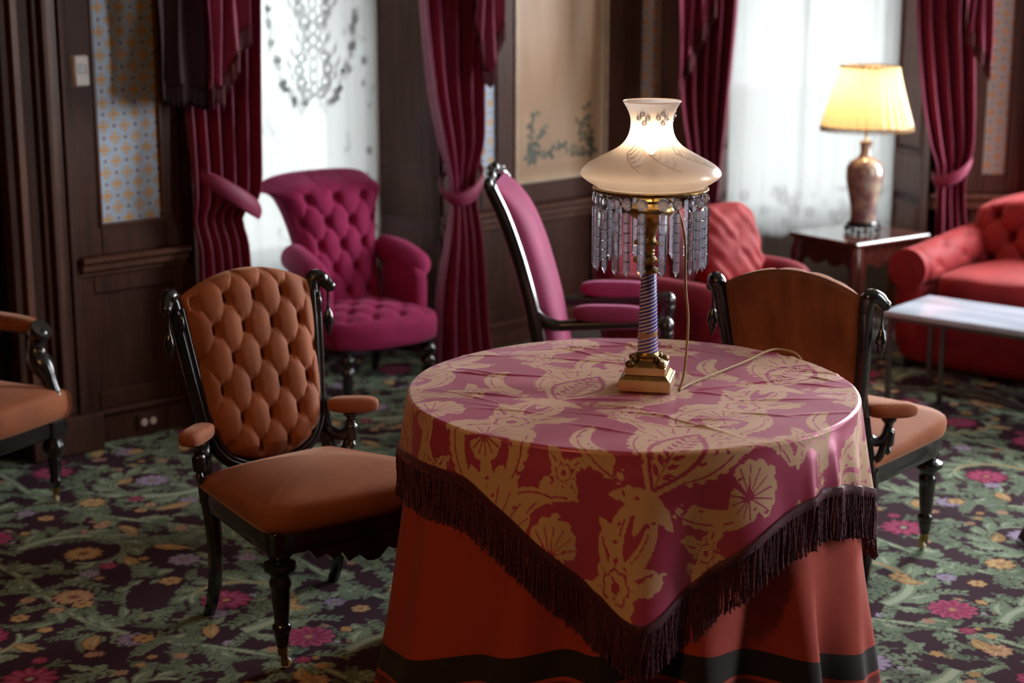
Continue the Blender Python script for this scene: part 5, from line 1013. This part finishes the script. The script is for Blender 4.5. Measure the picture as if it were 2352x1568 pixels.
# ------------------------------------------------------------------ end table with porcelain lamp
et_ = thing('end_table', 'glossy mahogany end table under the porcelain lamp', 'table', (1.572, 7.695, 0), R(-54))
MB().box((0, 0, .517), (.42, .48, .024), ch=.006).build('table_top', M['mahogany'], et_)
def scallop(w): xs = np.linspace(-w, w, 41); return [(x, .505) for x in (-w, w)][::-1][::-1] and ([(-w, .505), (w, .505)] + [(x, .43 - .028 * abs(math.sin(x / w * math.pi * 1.5)) + (.05 if abs(x) > w * .93 else 0) * 0) for x in xs[::-1]])
for sy in (-1, 1): MB().prism(scallop(.165), -.009, .009, tf=lambda u, v, w_: (u, sy * .205 + w_, v)).build('apron', M['mahogany'], et_, smooth=0)
for sx in (-1, 1): MB().prism(scallop(.195), -.009, .009, tf=lambda u, v, w_: (sx * .175 + w_, u, v)).build('apron', M['mahogany'], et_, smooth=0)
for sx in (-1, 1):
    for sy in (-1, 1): MB().tube(curve_pts([(sx * .172, sy * .202, .505), (sx * .180, sy * .210, .42), (sx * .172, sy * .202, .28), (sx * .165, sy * .195, .12), (sx * .172, sy * .204, .0)], 18), np.r_[np.linspace(.030, .034, 5), np.linspace(.033, .017, 9), np.linspace(.018, .022, 4)], 10, sq=True).build('leg', M['mahogany'], et_, smooth=50)
vl = thing('porcelain_lamp', 'lit porcelain vase lamp with pleated cream shade', 'lamp', (1.585, 7.700, .5375))
def _porc(nt, N, L):
    o = N.new('ShaderNodeOutputMaterial'); p = N.new('ShaderNodeBsdfPrincipled'); tc = N.new('ShaderNodeTexCoord'); n = N.new('ShaderNodeTexNoise'); n.inputs['Scale'].default_value = 16; n.inputs['Detail'].default_value = 6; L.new(tc.outputs['Object'], n.inputs['Vector'])
    r = N.new('ShaderNodeValToRGB'); cr = r.color_ramp; cr.elements[0].position = .40; cr.elements[0].color = (.19, .12, .12, 1); cr.elements[1].position = .60; cr.elements[1].color = (.40, .32, .24, 1); e = cr.elements.new(.48); e.color = (.27, .17, .14, 1)
    L.new(n.outputs[0], r.inputs[0]); L.new(r.outputs[0], p.inputs['Base Color']); p.inputs['Roughness'].default_value = .18; p.inputs['Coat Weight'].default_value = .6; L.new(p.outputs[0], o.inputs[0])
M['porcelain'] = node_mat('painted_porcelain', _porc)
MB().lathe([(0, .044), (.058, .044), (.060, .052), (.055, .075), (.058, .11), (.068, .16), (.079, .21), (.0845, .25), (.083, .285), (.070, .312), (.045, .328), (.030, .338), (.025, .352), (.024, .375), (.027, .395), (.031, .402), (.029, .404), (.022, .398), (0, .396)], 40).build('vase', M['porcelain'], vl, smooth=50)
mb = MB(); mb.lathe([(0, .046), (.070, .046), (.074, .040), (.068, .032), (.075, .026), (.074, .022), (0, .022)], 32)
for k in range(8): a = 2 * math.pi * k / 8; mb.tube([(.066 * math.cos(a), .066 * math.sin(a), .028), (.078 * math.cos(a), .078 * math.sin(a), .016), (.072 * math.cos(a), .072 * math.sin(a), .006), (.082 * math.cos(a), .082 * math.sin(a), .0)], .0075, 7)
mb.lathe([(.060, .012), (.070, .014), (.072, .010), (.070, .006), (.060, .008)], 32); mb.build('carved_stand', BW, vl, smooth=50)
MB().lathe([(.006, .39), (.006, .60), (0, .60)], 10).build('lamp_rod', M['brass'], vl)
th_ = np.linspace(0, 2 * np.pi, 240, endpoint=False); A = []
for q in np.linspace(0, 1, 14):
    r_ = lerp(.127, .200, q ** 1.15); A.append(np.c_[(r_ + .006 * np.sin(th_ * 30)) * np.cos(th_), (r_ + .006 * np.sin(th_ * 30)) * np.sin(th_), np.full(240, .735 - .262 * q)])
shd = MB().grid(np.array(A), cv=True).build('pleated_shade', M['silk_shade'], vl, smooth=180)
for nm, r_, z_ in (('shade_trim', .128, .735), ('shade_trim', .202, .472)): MB().tube([(r_ * math.cos(a), r_ * math.sin(a), z_) for a in np.linspace(0, 2 * np.pi, 80)], .0042, 8, cap=False).build(nm, M['brass_dark'], shd)
mb = MB()
for k in range(90): a = 2 * math.pi * k / 90; mb.sphere((.203 * math.cos(a), .203 * math.sin(a), .462 - .004 * (k % 2)), .0055, 6, 5, sc=(1, 1, 1.5))
o = mb.build('bead_fringe', mat('amber_beads', (.30, .16, .05), .4), shd, smooth=180); o['kind'] = 'stuff'
for k in range(4): a = 2 * math.pi * k / 4; MB().tube([(0, 0, .60), (.126 * math.cos(a), .126 * math.sin(a), .733)], .002, 6).build('shade_spoke', M['brass'], shd)
MB().sphere((0, 0, .62), .03, 16, 10).build('bulb', M['bulb_soft'], vl, smooth=180)

# ------------------------------------------------------------------ marble coffee table
ct = thing('coffee_table', 'low marble-topped coffee table with thin metal legs before the sofa', 'table', (1.49, 6.73, 0), R(-40))
MB().box((.55, .200, .362), (1.12, .41, .022), ch=.004).build('marble_top', M['marble'], ct); MB().box((.55, .200, .342), (1.08, .37, .020), ch=.003).build('top_frame', M['gunmetal'], ct)
for q in ((.02, .02), (.20, .12), (.90, .02), (1.06, .38), (.02, .38)): MB().box((q[0], q[1], .167), (.020, .020, .333), ch=.003).build('leg', M['gunmetal'], ct)
for a, b in (((.02, .02), (.70, .40)), ((.20, .12), (.90, .02)), ((.02, .38), (.55, .10)), ((.45, .22), (1.06, .38))):
    d = np.array(b) - np.array(a); m_ = (np.array(a) + np.array(b)) / 2; MB().box((m_[0], m_[1], .055), (np.linalg.norm(d), .016, .012), rz=math.atan2(d[1], d[0]), ch=.002).build('stretcher', M['gunmetal'], ct)

# ------------------------------------------------------------------ claw-footed pedestal table cut by the right edge
pt = thing('pedestal_table', 'black claw-footed pedestal table cut off at the right edge', 'table', (1.945, 5.08, 0))
MB().lathe([(0, .70), (.24, .70), (.25, .71), (.25, .722), (.24, .73), (0, .73)], 40).build('table_top', BW, pt)
MB().lathe([(0, .70), (.05, .70), (.03, .62), (.022, .45), (.045, .32), (.05, .26), (.03, .22), (0, .22)], 20).build('column', BW, pt, smooth=50)
for k in range(3):
    a = math.pi + .1 + 2 * math.pi * k / 3; r_ = lambda d, z: (d * math.cos(a), d * math.sin(a), z)
    lg = MB().tube(curve_pts([r_(.02, .28), r_(.16, .27), r_(.27, .19), r_(.305, .10), r_(.315, .045), r_(.34, .024)], 22), np.r_[np.linspace(.030, .026, 8), np.linspace(.026, .015, 10), (.018, .022, .024, .022)], 10).build('leg', BW, pt, smooth=60)
    cl = MB()
    for da in (-.35, 0, .35): cl.tube(curve_pts([r_(.335, .03), (.355 * math.cos(a) + .02 * math.sin(a) * da * -2, .355 * math.sin(a) + .02 * math.cos(a) * da * 2, .028), (.375 * math.cos(a) - .025 * math.sin(a) * da * 2, .375 * math.sin(a) + .025 * math.cos(a) * da * 2, .004)], 8), (.010, .011, .012, .012, .010, .008, .006, .003), 7)
    cl.build('claw', BW, lg, smooth=60)
